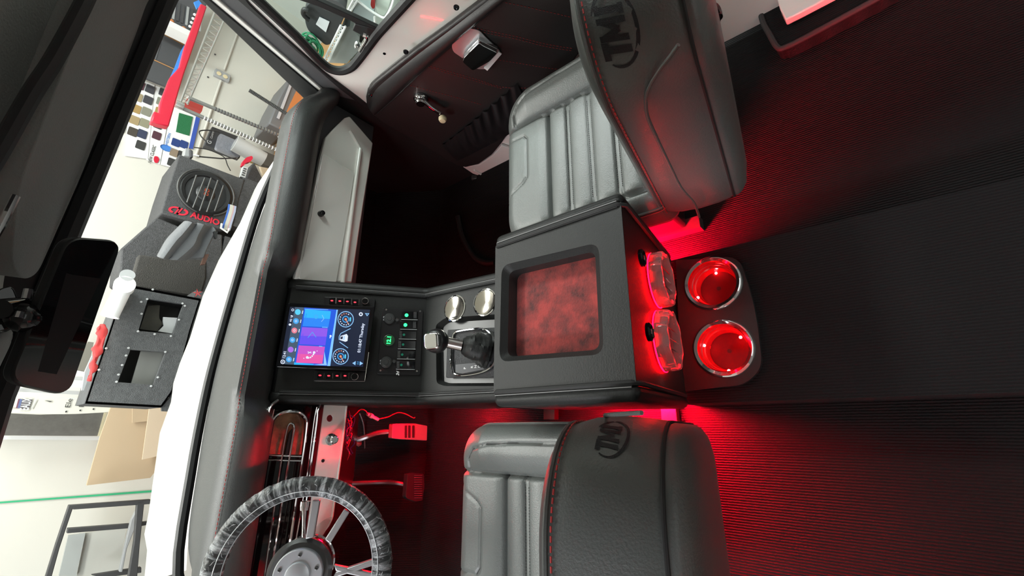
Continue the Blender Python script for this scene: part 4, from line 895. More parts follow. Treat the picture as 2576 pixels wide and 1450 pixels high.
# padded top roll
m = M(); ra = smooth_path([W(a, b, x=DX - .004) for a, b in [(922, 250), (930, 214), (960, 184), (1040, 120), (1120, 62), (1215, -10), (1330, -100)]], 6); rb_ = smooth_path([W(a, b, x=XP) for a, b in [(945, 288), (985, 254), (1010, 228), (1070, 174), (1150, 102), (1275, -5), (1380, -92)]], 6)
m.grid(len(ra), 9, lambda u, v: ra[round(u * (len(ra) - 1))].lerp(rb_[round(u * (len(ra) - 1))], v) + V((-.016 * math.sin(math.pi * v) ** .6, 0, 0)), DOORV)
P('top_roll', m, door, label='padded vinyl roll along the top of the panel')
m = M()
for q in ([(1024, 213), (1080, 228), (1140, 243), (1210, 263)], [(1066, 162), (1130, 180), (1200, 200), (1262, 219), (1330, 222)], [(1069, 166), (1130, 185), (1200, 205), (1262, 223)], [(1172, 64), (1230, 78), (1300, 92), (1370, 110), (1440, 122)], [(1172, 69), (1230, 84), (1300, 98), (1370, 116), (1440, 128)], [(1232, 0), (1300, 12), (1380, 30), (1440, 44)], [(1248, 150), (1300, 158), (1370, 170), (1400, 174)]):
    stitches(m, smooth_path(dp(q, XP + .0005), 3), REDTHD, .009, .005, .0009)
P('stitching', m, door, label='rows of red stitching across the panel')
# gathered map pocket
pk = [W(a, b, x=XP + .001) for a, b in [(1108, 372), (1150, 330), (1190, 292), (1235, 255), (1290, 215), (1330, 235), (1320, 290), (1282, 330), (1240, 362), (1200, 392), (1170, 398), (1130, 388)]]
e0, e1 = W(1112, 362, x=XP), W(1300, 205, x=XP); f0, f1 = W(1150, 404, x=XP), W(1345, 300, x=XP)
def pkt(u, v):
    p = e0.lerp(e1, u).lerp(f0.lerp(f1, u), v); env = math.sin(math.pi * clampn(u, .02, .98)) ** .35
    g = abs(math.sin(u * 27 + math.sin(v * 3) * .9)) * (.010 * (1 - v) ** 1.2 + .002) + .003 * math.sin(u * 60 + v * 9) * (1 - v)
    return p + V((-(.006 + g + .010 * math.sin(math.pi * v)) * env, 0, 0))
m = M(); m.grid(90, 24, pkt, mat('pocket_vinyl', (.018, .017, .018), .3)); P('map_pocket', m, door, ang=80, label='gathered elastic map pocket')
# screws in the roll
for a, b, r_ in [(1021, 130, .007), (932, 239, .006), (1148, 18, .007)]:
    m = M(); m.lathe([(r_, 0), (r_ * .9, .003), (r_ * .4, .004), (.0001, .0025)], W(a, b, x=DX - .035), (-1, 0, 0), GLOSSB, 14); P('panel_screw', m, door)
m = M(); m.lathe([(.004, 0), (.004, .0008), (.0001, .0008)], W(967, 135, x=DX), (-1, 0, 0), GLOSSB, 12); P('shell_plug', m, door)
# chrome door handle in its cup
cupq = [W(a, b, x=XP - .001) for a, b in [(1177, 68), (1205, 74), (1222, 92), (1255, 124), (1258, 131), (1245, 148), (1225, 172), (1200, 172), (1165, 145), (1140, 128), (1136, 112), (1160, 76)]]
m = M(); m.prism(rnd(cupq, .008, 3), (-.003, 0, 0), BRUSH); hd = P('handle_cup', m, door, label='polished door handle cup')
m = M(); hb = [W(a, b, x=XP - .012) for a, b in [(1205, 98), (1216, 106), (1252, 124), (1232, 146), (1190, 170), (1164, 148), (1166, 138)]]
m.prism(rnd(hb, .006, 3), (-.012, 0, 0), CHROME); m.prism(hb, (.010, 0, 0), CHROME); P('pull', m, hd, bevel=.004, seg=3, label='chrome door handle pull')
m = M(); m.prism(dp([(1254, 128), (1262, 134), (1226, 176), (1218, 170)], XP - .004), (-.003, 0, 0), WHT); P('clip', m, hd)
# window crank
cr = W(1059, 247, x=XP); m = M(); m.lathe([(.021, 0), (.021, .005), (.018, .006), (.018, .010), (.0155, .012), (.0155, .018), (.012, .022), (.0001, .022)], cr, (-1, 0, 0), CHROME, 28)
wc = P('window_crank', m, door, label='chrome window crank with cream knob')
m = M(); ca, cb = W(1066, 254, x=XP - .018), W(1107, 284, x=XP - .026); m.tube([ca, ca.lerp(cb, .5) + V((-.003, 0, 0)), cb], [.0075, .0062, .0068], CHROME, seg=10); P('crank_arm', m, wc)
kq = W(1114, 293, x=XP - .03); m = M(); m.lathe([(.0001, 0), (.009, .001), (.0125, .006), (.0125, .012), (.009, .018), (.0001, .019)], kq, (-1, 0, 0), CREAM, 22); P('crank_knob', m, wc, label='cream plastic knob')
# red lit lower hinge corner of the door sill
m = M(); sq = [W(a, b, x=DX - .002) for a, b in [(1165, 415), (1205, 410), (1240, 385), (1262, 360), (1285, 368), (1285, 445), (1262, 452), (1215, 440), (1190, 432)]]; m.prism(sq, (-.010, 0, 0), WHITEP); m.tube(smooth_path([W(a, b, x=DX - .014) for a, b in [(1192, 428), (1225, 445), (1258, 447), (1276, 436)]], 4), .005, WHITEP); P('lower_corner', m, door, bevel=.004, label='white painted lower corner of the door')
m = M(); m.prism([W(a, b, x=DX - .005) for a, b in [(1186, 440), (1200, 438), (1250, 458), (1262, 470), (1245, 470), (1190, 450)]], (-.02, 0, 0), STEEL); P('door_stop', m, door, bevel=.002)

# ================================================================ STEERING WHEEL AND COLUMN
k_ = .816; WC = CAM + (V((-.5028, 1.0248, .5296)) - CAM) * k_; TL = .654; WR = .155
WN = V((0, -math.cos(TL), math.sin(TL))); WU = V((1, 0, 0)); WV = WN.cross(WU)
def wp_(a, b, c=0): return W(a, b, pl=(WC + WN * c, WN))
def wr(a, r, c=0): return WC + (WU * math.cos(a) + WV * math.sin(a)) * r + WN * c
sw_ = thing('steering_wheel', 'spoked aluminium steering wheel with its rim wrapped in clear film', 'steering wheel', WC)
def torus(R, r, mt, n1=96, n2=20, fn=None):
    m = M()
    def g(u, v):
        a = 2 * math.pi * u; b = 2 * math.pi * v; rr = r + (fn(a, b) if fn else 0); return WC + (WU * math.cos(a) + WV * math.sin(a)) * (R + rr * math.cos(b)) + WN * (rr * math.sin(b))
    vs = [g(i / n1, j / n2) for i in range(n1) for j in range(n2)]
    m.add(vs, [(i * n2 + j, ((i + 1) % n1) * n2 + j, ((i + 1) % n1) * n2 + (j + 1) % n2, i * n2 + (j + 1) % n2) for i in range(n1) for j in range(n2)], mt); return m
RM = WR - .0185
P('rim', torus(RM, .0155, mat('rim_leather', (.02, .02, .022), .4, bump=(90, .3, .002))), sw_)
random.seed(2)
wk = [(random.uniform(0, 6.283), random.uniform(.010, .028), random.uniform(-.9, .9), random.uniform(.0002, .0008)) for _ in range(150)]
def wf(a, b):
    d = 0
    for c, w, t, h in wk:
        x = (a - c - t * .05 * math.sin(b) + math.pi) % (2 * math.pi) - math.pi
        if abs(x) < 3 * w: d += h * math.exp(-(x / w) ** 2) * (.4 + .6 * max(0, math.sin(b + c * 3)))
    return d
fo = P('film_wrap', torus(RM, .0168, WRAP, 420, 36, wf), sw_, label='wrinkled clear plastic film round the rim', ang=180)
ul = fo.data.uv_layers.new(name='wrap')
for po_ in fo.data.polygons:
    i0 = min(v // 36 for v in po_.vertices); wrapu = any(v // 36 == 419 for v in po_.vertices) and any(v // 36 == 0 for v in po_.vertices)
    wrapv = any(v % 36 == 35 for v in po_.vertices) and any(v % 36 == 0 for v in po_.vertices)
    for li in po_.loop_indices:
        v = fo.data.loops[li].vertex_index; a, b = v // 36, v % 36
        ul.data[li].uv = ((a + (420 if wrapu and a == 0 else 0)) / 420, (b + (36 if wrapv and b == 0 else 0)) / 36)
random.seed(5)
m = M()
for q in range(110):   # film creases, their highlights put in as thin pale lines
    a = random.uniform(0, 6.283); b0_ = random.uniform(.3, 2.3); L = random.uniform(.1, .55); tw = random.uniform(-.07, .07)
    pts = []
    for j in range(5):
        b = b0_ + L * (j / 4 - .5); aa = a + tw * (j / 4 - .5) + .008 * math.sin(j * 2 + q); pts.append(WC + (WU * math.cos(aa) + WV * math.sin(aa)) * (RM + .0172 * math.cos(b)) + WN * (.0172 * math.sin(b)))
    m.tube(pts, [.0001, .0003, .0004, .0003, .0001], MATS.get('film_crease_highlight') or mat('film_crease_highlight', (.62, .64, .66), .2), seg=5)
for off in (1.95, 2.7): m.tube([WC + (WU * math.cos(a) + WV * math.sin(a)) * (RM + .0178 * math.cos(off)) + WN * (.0178 * math.sin(off)) for a in [2 * math.pi * i / 140 for i in range(140)]], .0007, MATS['film_crease_highlight'], closed=True, seg=5)
P('film_crease_highlight', m, sw_, label='creases in the film, their highlights painted as pale lines')
def wl(p): d = p - WC; return (d.dot(WU), d.dot(WV))
for sp__ in ([(768, 1358), (786, 1259), (805, 1259), (789, 1353)], [(817, 1358), (830, 1369), (879, 1290), (866, 1281)], [(840, 1422), (845, 1438), (940, 1460), (946, 1444)]):
    loc = [wl(wp_(a, b, .006)) for a, b in sp__]
    for mir in (1, -1):
        m = M(); m.prism([WC + WU * (x * mir) + WV * y + WN * .008 for x, y in loc], -WN * .012, BRUSH); P('spoke', m, sw_, bevel=.002)
m = M(); m.lathe([(.052, -.012), (.053, -.002), (.047, .004), (.0001, .004)], WC, WN, STEEL, 48); P('hub_back', m, sw_)
m = M(); m.lathe([(.0395, .003), (.0395, .013), (.038, .015), (.0205, .015), (.0195, .0185), (.018, .0195), (.0001, .0195)], WC, WN, ALU, 56); P('hub', m, sw_, label='polished aluminium hub')
for i in range(5):
    a = math.radians(90 + 18 + 72 * i - 36); m = M(); c = wr(a, .0305, .015); m.lathe([(.0032, 0), (.0032, .002), (.0018, .0025), (.0017, .0012), (.0001, .0012)], c, WN, STEEL, 14); P('bolt', m, sw_)
col = thing('steering_column', 'shiny steering column with chrome turn signal lever behind the wheel', 'steering column', WC - WN * .1)
m = M(); m.lathe([(.0001, -.018), (.034, -.018), (.044, -.030), (.046, -.060), (.040, -.085), (.036, -.09), (.034, -.32), (.0001, -.32)], WC, WN, mat('column_metal', (.55, .45, .44), .12, 1.0), 40); P('tube', m, col)
m = M()
for h in (-.028, -.062): m.lathe([(.0455, h - .001), (.048, h), (.0455, h + .001)], WC, WN, CHROME, 44)
P('ring', m, col)
m = M(); l0 = WC - WN * .055 + WU * .04 + WV * .01; m.tube([l0, l0 + WU * .030 + WV * .004, l0 + WU * .05 + WV * .006], [.004, .0035, .005], CHROME, seg=10); m.lathe([(.0001, 0), (.008, .001), (.009, .008), (.009, .016), (.0001, .018)], l0 + WU * .048 + WV * .006, WU, CHROME, 18); P('signal_lever', m, col)

# ================================================================ MIRROR, VISORS
MY = .60
mir = thing('rearview_mirror', 'wide black rear view mirror hanging at the windshield top', 'mirror', W(170, 800, y=MY))
mq = rnd([W(178, 596, y=MY - .014), W(312, 606, y=MY + .008), W(176, 1000, y=MY + .030), W(26, 965, y=MY + .008)], [.014, .014, .014, .014], 6)
mn = (mq[8] - mq[0]).cross(mq[-8] - mq[0]).normalized()
if mn.y < 0: mn = -mn
m = M(); m.prism([p + mn * .002 for p in mq], mn * .016, PLAS); P('housing', m, mir, bevel=.004, seg=3)
cq = sum(mq, V()) / len(mq); m = M(); m.poly([cq + (p - cq) * .975 + mn * .0016 for p in mq], mat('mirror_glass', (.16, .165, .17), .03, 1.0)); P('mirror_glass', m, mir)
m = M(); mc = W(112, 762, y=MY + .02); m.tube(smooth_path([mc, W(95, 760, y=MY + .035), W(60, 770, y=MY + .03), W(20, 775, y=MY + .01), W(0, 778, y=MY)], 4), .009, GLOSSB, seg=10); m.ball(mc, .013, GLOSSB); m.ball(W(62, 800, y=MY + .01), .014, GLOSSB); P('arm', m, mir)
m = M(); m.prism(rnd([W(-20, 735, y=MY + .02), W(30, 715, y=MY + .02), W(48, 760, y=MY + .02), W(40, 820, y=MY + .02), W(-10, 840, y=MY + .02)], .006, 3), (0, .02, 0), GLOSSB); P('mount', m, mir, bevel=.002)
for a_, b_ in (((72, 728), (66, 752)), ((52, 785), (46, 800))): m = M(); m.tube([W(*a_, y=MY - .01), W(*b_, y=MY - .01)], .0033, CHROME); P('mount_screw', m, mir)
# visors: padded slabs under the header
def visor(label, lst, rod, y0=.64):
    r_ = thing('sun_visor', label, 'sun visor', W(lst[0][0], lst[0][1], y=y0))
    pts = [W(a, b, y=y) for a, b, y in lst]; pts = rnd(pts, .02, 5)
    m = M(); m.prism(pts, (0, .006, .022), VISORM); P('pad', m, r_, bevel=.009, seg=4)
    m = M(); m.tube([W(a, b, y=y) for a, b, y in rod], .003, CHROME, seg=8); P('rod', m, r_)
    return r_
visor('padded sun visor above the passenger side of the windshield', [(430, -60, .70), (372, 0, .70), (345, 80, .70), (206, 440, .70), (95, 690, .70), (62, 706, .68), (28, 665, .64), (48, 470, .58), (205, 60, .56), (262, -60, .56)], [(40, 493, .56), (0, 572, .56), (-40, 640, .56)])
visor('padded sun visor above the driver side, left of the mirror', [(45, 822, .68), (30, 860, .70), (0, 930, .70), (-60, 1090, .70), (-130, 1090, .58), (-40, 840, .58)], [(-60, 800, .6), (-120, 900, .6)])
m = M(); q = smooth_path([W(232, -40, y=.545), W(205, 20, y=.545), W(135, 150, y=.545), (W(80, 235, y=.545)), W(0, 375, y=.545), W(-60, 470, y=.545)], 4); m.tube(q, .007, RUB, seg=8); S('trim_13', m)
# ================================================================ THINGS ALONG THE GARAGE WALL (seen through the windshield)
WY = 3.396
def wq(l, y=WY): return px(l, y=y)
def slab(l, y, mt, d=.01): return M().prism(px(l, y=y), (0, d, 0), mt)
XR, ZR = V((1, 0, 0)), V((0, 0, 1))
# upholstery sample boards
def chart(name_lab, quad, y, swl, texts):
    r_ = thing('sample_board', name_lab, 'sample board', W(quad[0][0], quad[0][1], y=y), 'sample boards on the wall')
    m = slab(quad, y, WHT, .004); P('board', m, r_, bevel=0)
    for (a, b), c, (w, h) in swl:
        # a swatch is w wide across and h tall, square to the board
        a, b = a / 3.021, b / 3.021; c0 = W(a, b, y=y - .001); hw, hh = w, h
        m = M(); m.prism(rnd([c0 + XR * dx + ZR * dz for dx, dz in [(-hw, -hh), (hw, -hh), (hw, hh), (-hw, hh)]], .006, 2), (0, -.004, 0), SWM(c)); P('swatch', m, r_)
    m = M()
    for s_, size, (a, b), mt, kw in texts: m.text(s_, size, W(a / 3.021, b / 3.021, y=y - .003), XR, ZR, mt, **kw)
    if texts: P('lettering', m, r_, smooth=False)
    return r_
_SW = {}
def SWM(c):
    if c not in _SW: _SW[c] = sw('c%d' % len(_SW), c)
    return _SW[c]
mar, dg, tan, gold, tp, brn, nav, ch_, gt = (.085, .03, .045), (.055, .055, .065), (.34, .28, .17), (.38, .25, .09), (.24, .24, .19), (.06, .05, .04), (.035, .045, .09), (.04, .04, .04), (.27, .26, .18)
SZ = (.029, .0235)
def sz(p, k): return [(q, c, (SZ[0] * k, SZ[1] * k)) for q, c in p]
chart('white sample board nearest the windshield header, three tan samples', [(300, 185), (325, 195), (322, 232), (298, 290), (277, 380), (236, 368), (270, 290)], WY, sz([((960, 715), dg), ((935, 800), tan), ((925, 885), (.30, .24, .16)), ((912, 970), (.25, .22, .18))], 1),
      [('LUXO', .05, (835, 1060), GOLDT, dict(bold=.01, shear=.2, fit=(.085, .022))), ('WESTERN', .05, (886, 1110), BLUET, dict(bold=.01, fit=(.10, .017)))])
chart('white sample board with gold, tan and navy samples in two columns', [(331, 190), (389, 214), (372, 400), (314, 392)], WY - .006, sz([((1062, 648), mar), ((1140, 680), dg), ((1045, 738), tan), ((1125, 762), dg), ((1033, 828), gold), ((1112, 850), tp), ((1022, 915), (.36, .27, .14)), ((1097, 937), gt), ((1008, 1003), brn), ((1080, 1020), nav), ((1068, 1105), ch_)], 1), [])
chart('white sample board reading NEW CLASSIC behind the red bar', [(391, 215), (436, 232), (402, 414), (368, 402)], WY - .003, sz([((1240, 705), dg), ((1222, 775), tp), ((1210, 850), gold), ((1200, 950), (.05, .04, .045)), ((1190, 1032), mar)], .95),
      [('NEW CLASSIC', .05, (1155, 1172), BLACKT, dict(bold=.012, shear=.25, fit=(.135, .018)))])
cr_ = chart('white sample board with a green turf square and blue samples', [(438, 262), (508, 290), (470, 385), (442, 424), (404, 414), (420, 330)], WY - .006, sz([((1335, 1085), (.02, .05, .20)), ((1397, 1100), (.02, .05, .20)), ((1322, 1162), (.26, .20, .14)), ((1380, 1180), ch_), ((1305, 1235), ch_)], .95),
      [('WESTERN', .05, (1275, 1060), BLUET, dict(bold=.01, fit=(.10, .015)))])
m = slab([(451, 284), (485, 294), (476, 341), (443, 331)], WY - .012, TURF, .006); P('turf_square', m, cr_, label='green turf square')
m = slab([(494, 289), (505, 291), (485, 375), (475, 372)], WY - .008, mat('blue_label', (.04, .09, .42), .5), .004); P('blue_label', m, cr_)
m = M(); m.lathe([(.0001, -.001), (.022, -.001), (.022, .004)], W(418, 373, y=WY - .008), (0, -1, 0), BLUET, 12, 1, 1.5); P('drop_emblem', m, cr_)
# red car picture on the board
m = M(); m.prism(rnd(px([(388, 393), (397, 394), (401, 402), (396, 411), (389, 410), (386, 402)], y=WY - .006), .008, 3), (0, -.003, 0), REDP); T('red_emblem', m, 'small red picture printed under the words NEW CLASSIC', 'picture')
# shelf top stuff : wooden board, dark boards, equipment cases
T('wooden_shelf', slab([(393, 52), (388, 70), (470, 112), (480, 95), (474, 82)], 3.3, PLYW, .3), 'brown wooden shelf edge under the equipment cases', 'shelf')
m = slab([(385, 74), (465, 116), (445, 228), (338, 185), (352, 150)], 3.3, mat('dark_board', (.075, .078, .085), .8), .02); t = thing('dark_board', 'dark grey board printed with a faint round emblem, above the samples', 'board', (2.2, 3.3, 1.0)); P('board', m, t)
m = M(); m.tube([V((p.x, p.y - .004, p.z)) for p in px([(355, 137), (445, 178)], y=3.3)], .004, PLYW); P('strip', m, t)
dge = mat('faint_print', (.13, .135, .145), .7)
m = M(); m.text('G', .07, W(363, 168, y=3.296), XR, ZR, dge, bold=.01); m.prism(px([(376, 95), (405, 108), (392, 150), (362, 138)], y=3.298), (0, -.001, 0), dge); P('print', m, t, smooth=False)
t = thing('equipment_case', 'black equipment case with orange corner lights at the top of the windshield', 'case', W(435, 60, y=3.2))
m = slab([(440, -30), (428, 55), (490, 92), (520, 10), (525, -30)], 3.15, mat('case_body', (.09, .09, .10), .6), .12); P('body', m, t, bevel=.004)
m = M()
for k in range(7): m.prism(px([(437 + k * 11, 2 + k * 5), (443 + k * 11, 5 + k * 5), (438 + k * 11, 50 + k * 5), (432 + k * 11, 48 + k * 5)], y=3.15), (0, -.006, 0), DGREY if k % 3 else GREYP)
P('grille', m, t)
for a, b in [(432, 54), (462, 72)]: m = M(); m.ball(W(a, b, y=3.14), .014, ORNG); P('lamp', m, t)
m = M()
for k in range(4): m.ball(W(478 + k * 4, 67 - k * 10, y=3.14), .010, WHT)
P('knobs', m, t)
T('shelf_liner', slab([(400, 38), (395, 50), (478, 92), (487, 82)], 3.12, WHT, .1), 'white strip lining the shelf edge under the equipment case', 'strip')
# red bar standing across the samples, blue film behind it
m = M(); m.prism(px([(505, 8), (521, 16), (488, 115), (462, 190), (450, 230), (425, 318), (400, 312), (380, 305), (388, 279), (400, 284), (404, 255), (427, 195), (452, 168), (466, 115), (487, 60)], y=2.75), (0, .05, 0), REDP); T('red_bar', m, 'long bent red bar leaning across the sample boards', 'bar', bevel=.006)
T('blue_film', slab([(500, 0), (488, 5), (495, 22), (508, 10)], 2.82, BLUEP, .01), 'scrap of blue film at the top end of the red bar', 'film')
T('blue_film', slab([(464, 112), (452, 165), (436, 188), (425, 225), (419, 222), (421, 210), (440, 168), (455, 128)], 2.82, BLUEP, .01), 'blue film along the middle of the red bar', 'film')
# wire shelf
t = thing('wire_shelf', 'chrome wire shelving unit with truss edges and round posts', 'shelf', (1.9, 2.9, -.4)); SY = 2.68
def wt(p, q, r, y=SY, mt=WIRE, y2=None): return M().tube([W(*p, y=y), W(*q, y=y2 or y)], r, mt, seg=8)
for p, q in [((545, 18), (452, 262)), ((572, 32), (471, 262))]: P('edge_rail', wt(p, q, .006), t)
m = M(); N = 17
for i in range(N):
    a = (545 - 93 * i / N, 18 + 244 * i / N); b = (572 - 101 * (i + .5) / N, 32 + 230 * (i + .5) / N); c = (545 - 93 * (i + 1) / N, 18 + 244 * (i + 1) / N)
    m.tube([W(*a, y=SY), W(*b, y=SY), W(*c, y=SY)], .0035, WIRE, seg=5)
P('truss', m, t)
for p, q in [((441, 265), (717, 386)), ((474, 246), (731, 353))]:
    po = P('post', wt(p, q, .011, mt=mat('post_metal', (.42, .42, .41), .35, .8)), t); m = M()
    for i in range(9, 34):
        f = i / 34; c = W(p[0] + (q[0] - p[0]) * f, p[1] + (q[1] - p[1]) * f, y=SY); m.lathe([(.0113, -.003), (.0125, 0), (.0113, .003)], c, ZR, WHT if q[0] < 725 else DGREY, 12)
    P('groove', m, po)
m = M(); m.lathe([(.020, -.018), (.022, 0), (.020, .018), (.0001, .018)], W(452, 265, y=SY - .01), ZR, WIRE, 14); P('corner_cap', m, t)
T('red_carton', slab([(471, 248), (505, 258), (513, 262), (508, 280), (463, 262)], 2.95, mat('carton_red', (.42, .05, .04), .6), .05), 'small red printed carton lying inside the wire shelf corner', 'carton')
# outlet box and conduit on the wall
t = thing('wall_outlet', 'grey double outlet box on the white wall', 'outlet', W(557, 188, y=WY)); m = M(); m.prism(px([(543, 171), (581, 190), (577, 207), (538, 188)], y=WY - .02), (0, .024, 0), GREYP); P('box', m, t, bevel=.004)
for a, b in [(551, 185), (567, 193)]: m = M(); m.lathe([(.016, 0), (.015, .003), (.0001, .003)], W(a, b, y=WY - .021), (0, -1, 0), CREAM, 16); P('socket', m, t)
m = M(); m.tube(px([(602, 70), (564, 176)], y=WY - .008), .007, WALLM); m.tube(px([(556, 203), (536, 262), (518, 318), (492, 395)], y=WY - .008), .008, WALLM); T('conduit', m, 'thin painted conduit running through the wall outlet', 'conduit')
for a, b in [(541, 137), (523, 194)]: m = M(); m.ball(W(a, b, y=WY), .006, DGREY); T('wall_screw', m, 'dark screw head in the white wall, %s of the two left of the outlet' % ('upper' if a > 530 else 'lower'), 'screw')
# threaded rod and orange crate
m = M(); ro = [W(628, 228, y=2.5), W(752, 306, y=2.5)]; m.tube(ro, .010, STEEL, seg=8)
for i in range(40): m.lathe([(.010, -.002), (.0125, 0), (.010, .002)], ro[0].lerp(ro[1], i / 40), ro[1] - ro[0], STEEL, 8)
T('threaded_rod', m, 'grey threaded rod standing in front of the orange crate', 'rod')
t = thing('orange_crate', 'orange and grey crate wrapped in clear sheet, by the windshield corner', 'crate', W(700, 290, y=3.0))
m = slab([(731, 192), (790, 232), (760, 310), (720, 332), (676, 310), (700, 250)], 3.0, mat('crate_grey', (.17, .17, .18), .5), .3); P('body', m, t, bevel=.01)
m = slab([(757, 205), (786, 226), (772, 255), (745, 310), (722, 330), (704, 322), (730, 262)], 2.99, ORNG, .012); P('orange_side', m, t)
m = slab([(765, 250), (774, 255), (748, 330), (735, 338)], 2.975, DGREY, .012); P('strap', m, t); m = slab([(728, 213), (734, 216), (703, 300), (696, 296)], 2.99, mat('clear_sheet', (.55, .55, .60), .15), .004); P('sheet', m, t)
random.seed(3); WC4 = [mat('bench_wire_white', (.7, .7, .68), .5), mat('bench_wire_yellow', (.65, .5, .12), .5), mat('bench_wire_red', (.5, .08, .06), .5)]
m = M()
for k in range(26):
    a, b = random.uniform(706, 728), random.uniform(325, 372); pts = [W(a + random.uniform(-9, 9), b + random.uniform(-14, 14), y=2.6 + random.uniform(-.03, .03)) for j in range(5)]
    m.tube(smooth_path(pts, 4), .0035, WC4[min(2, k // 8) if k < 24 else 0], seg=5)
T('wire_bundle', m, 'knot of white, yellow and red wires under the orange crate', 'wiring')
# clear packed unit on the wall
t = thing('boxed_controller', 'black card box holding a grey plastic covered unit', 'box', W(560, 350, y=3.1))
m = slab([(534, 318), (618, 350), (603, 398), (515, 365)], 3.08, mat('card_black', (.045, .045, .05), .5), .05); P('box', m, t, bevel=.003)
m = M(); m.prism(rnd(px([(553, 335), (615, 362), (600, 398), (542, 373)], y=3.05), .015, 3), (0, .03, 0), mat('bubble_pack', (.26, .27, .31), .3, bump=(30, .6, .01))); P('cover', m, t)
m = M(); m.text('G', .035, W(527, 358, y=3.075), XR, ZR, LGREY, bold=.02); m.text('Controls', .018, W(534, 338, y=3.075), XR * .2 + ZR * 0 + XR, ZR, LGREY, bold=.01); P('lettering', m, t, smooth=False)
m = M(); pth = smooth_path(px([(552, 332), (525, 328), (503, 330), (505, 342), (520, 358)], y=3.05), 5); m.tube(pth, .004, BLACKT, seg=6); T('black_cord', m, 'looped black cord left of the boxed unit', 'cord')
m = M(); c = W(614, 374, y=3.0); m.lathe([(.050, -.13), (.055, -.03), (.055, .06), (.046, .062), (.046, -.10)], c, V((.15, 0, 1)), LGREY, 28); m.lathe([(.0001, .03), (.046, .03)], c, V((.15, 0, 1)), DGREY, 24); T('grey_roll', m, 'grey roll standing beside the boxed unit', 'roll')
T('yellow_carton', slab([(622, 364), (668, 385), (660, 412), (626, 400)], 3.2, mat('carton_yellow', (.42, .32, .12), .7), .05), 'mustard carton behind the grey roll', 'carton')
T('dark_carton', slab([(648, 372), (706, 398), (690, 425), (644, 404)], 3.15, mat('carton_dark', (.12, .11, .10), .8), .05), 'dark carton right of the mustard carton', 'carton')
m = M(); m.prism(rnd(px([(612, 405), (620, 396), (634, 392), (637, 398), (630, 407), (618, 410), (613, 418), (608, 416)], y=2.75), .008, 3), (0, .03, 0), REDP); T('red_clamp', m, 'small red clamp handle above the black carpeted boxes', 'clamp')
m = M(); m.prism(px([(612, 418), (624, 422), (617, 448), (605, 444)], y=2.72), (0, .03, 0), LGREY)
for k in range(4): m.prism(px([(613 - k * 1.6, 423 + k * 5.2), (620 - k * 1.6, 425 + k * 5.2), (619.5 - k * 1.6, 427 + k * 5.2), (612.5 - k * 1.6, 425 + k * 5.2)], y=2.719), (0, -.003, 0), BLACKT)
T('connector_strip', m, 'white slotted connector strip on the corner of the speaker box', 'connector')
t = thing('vise', 'small grey metal vise standing on the speaker box', 'vise', W(478, 385, y=2.85)); m = M(); m.prism(px([(466, 372), (480, 375), (478, 395), (463, 391)], y=2.85), (0, .06, 0), GREYP); P('jaw', m, t, bevel=.004)
m = M(); m.prism(px([(478, 374), (486, 380), (486, 396), (478, 396)], y=2.83), (0, .05, 0), DGREY); P('body', m, t, bevel=.003); m = M(); m.tube(px([(486, 390), (500, 393)], y=2.83), .006, WHT); P('handle', m, t)
m = M(); m.tube(px([(498, 394), (555, 399), (594, 398)], y=2.86), .004, BLACKT, seg=6); m.tube(smooth_path(px([(488, 371), (520, 376), (545, 385), (565, 397), (572, 415), (580, 430)], y=2.9), 4), .003, BLACKT, seg=6); T('thin_cable', m, 'thin black cables hanging above the speaker box', 'cable')
# subwoofer box
SBY = 2.70
t = thing('speaker_box', 'black carpeted subwoofer box lettered DD AUDIO in red with a barred round speaker', 'speaker', W(505, 480, y=SBY))
m = M(); fr = px([(451, 388), (616, 452), (602, 500), (585, 575), (558, 578), (405, 537), (424, 470)], y=SBY); m.prism(fr, (0, .34, 0), BCARP); P('cabinet', m, t, bevel=.006)
c = W(517, 487, y=SBY - .002); R0 = .128
m = M(); m.lathe([(R0 * 1.02, 0), (R0 * 1.02, .010), (R0 * .9, .018), (R0 * .78, .014), (R0 * .74, .004)], c, (0, -1, 0), RUB, 48); P('surround', m, t)
m = M(); m.lathe([(R0 * .75, .006), (R0 * .5, -.02 + .03), (R0 * .36, .004), (R0 * .3, .012), (R0 * .12, .02), (.0001, .021)], c, (0, -1, 0), mat('woofer_cone', (.035, .036, .038), .35), 44); P('cone', m, t)
m = M()
for a, w in ((0, .012),): m.text('DD', .03, c + V((0, -.024, 0)), XR, ZR, mat('dust_logo', (.75, .12, .05), .5), bold=.02)
P('centre_emblem', m, t, smooth=False)
bars = [((494, 441), (470, 510)), ((515, 448), (485, 523)), ((531, 448), (502, 531)), ((548, 454), (520, 534)), ((562, 467), (540, 532))]
for p, q in bars: m = M(); m.tube([W(*p, y=SBY - .035), W(*q, y=SBY - .035)], .0042, STEEL, seg=8); P('grille_bar', m, t)
m = M(); m.tube([c + V((math.cos(a) * R0 * 1.04, -.022, math.sin(a) * R0 * 1.04)) for a in [math.radians(25 + i * 5) for i in range(30)]], .0045, STEEL, seg=8); m.tube([c + V((math.cos(a) * R0 * 1.04, -.022, math.sin(a) * R0 * 1.04)) for a in [math.radians(205 + i * 5) for i in range(30)]], .0045, STEEL, seg=8); P('grille_ring', m, t)

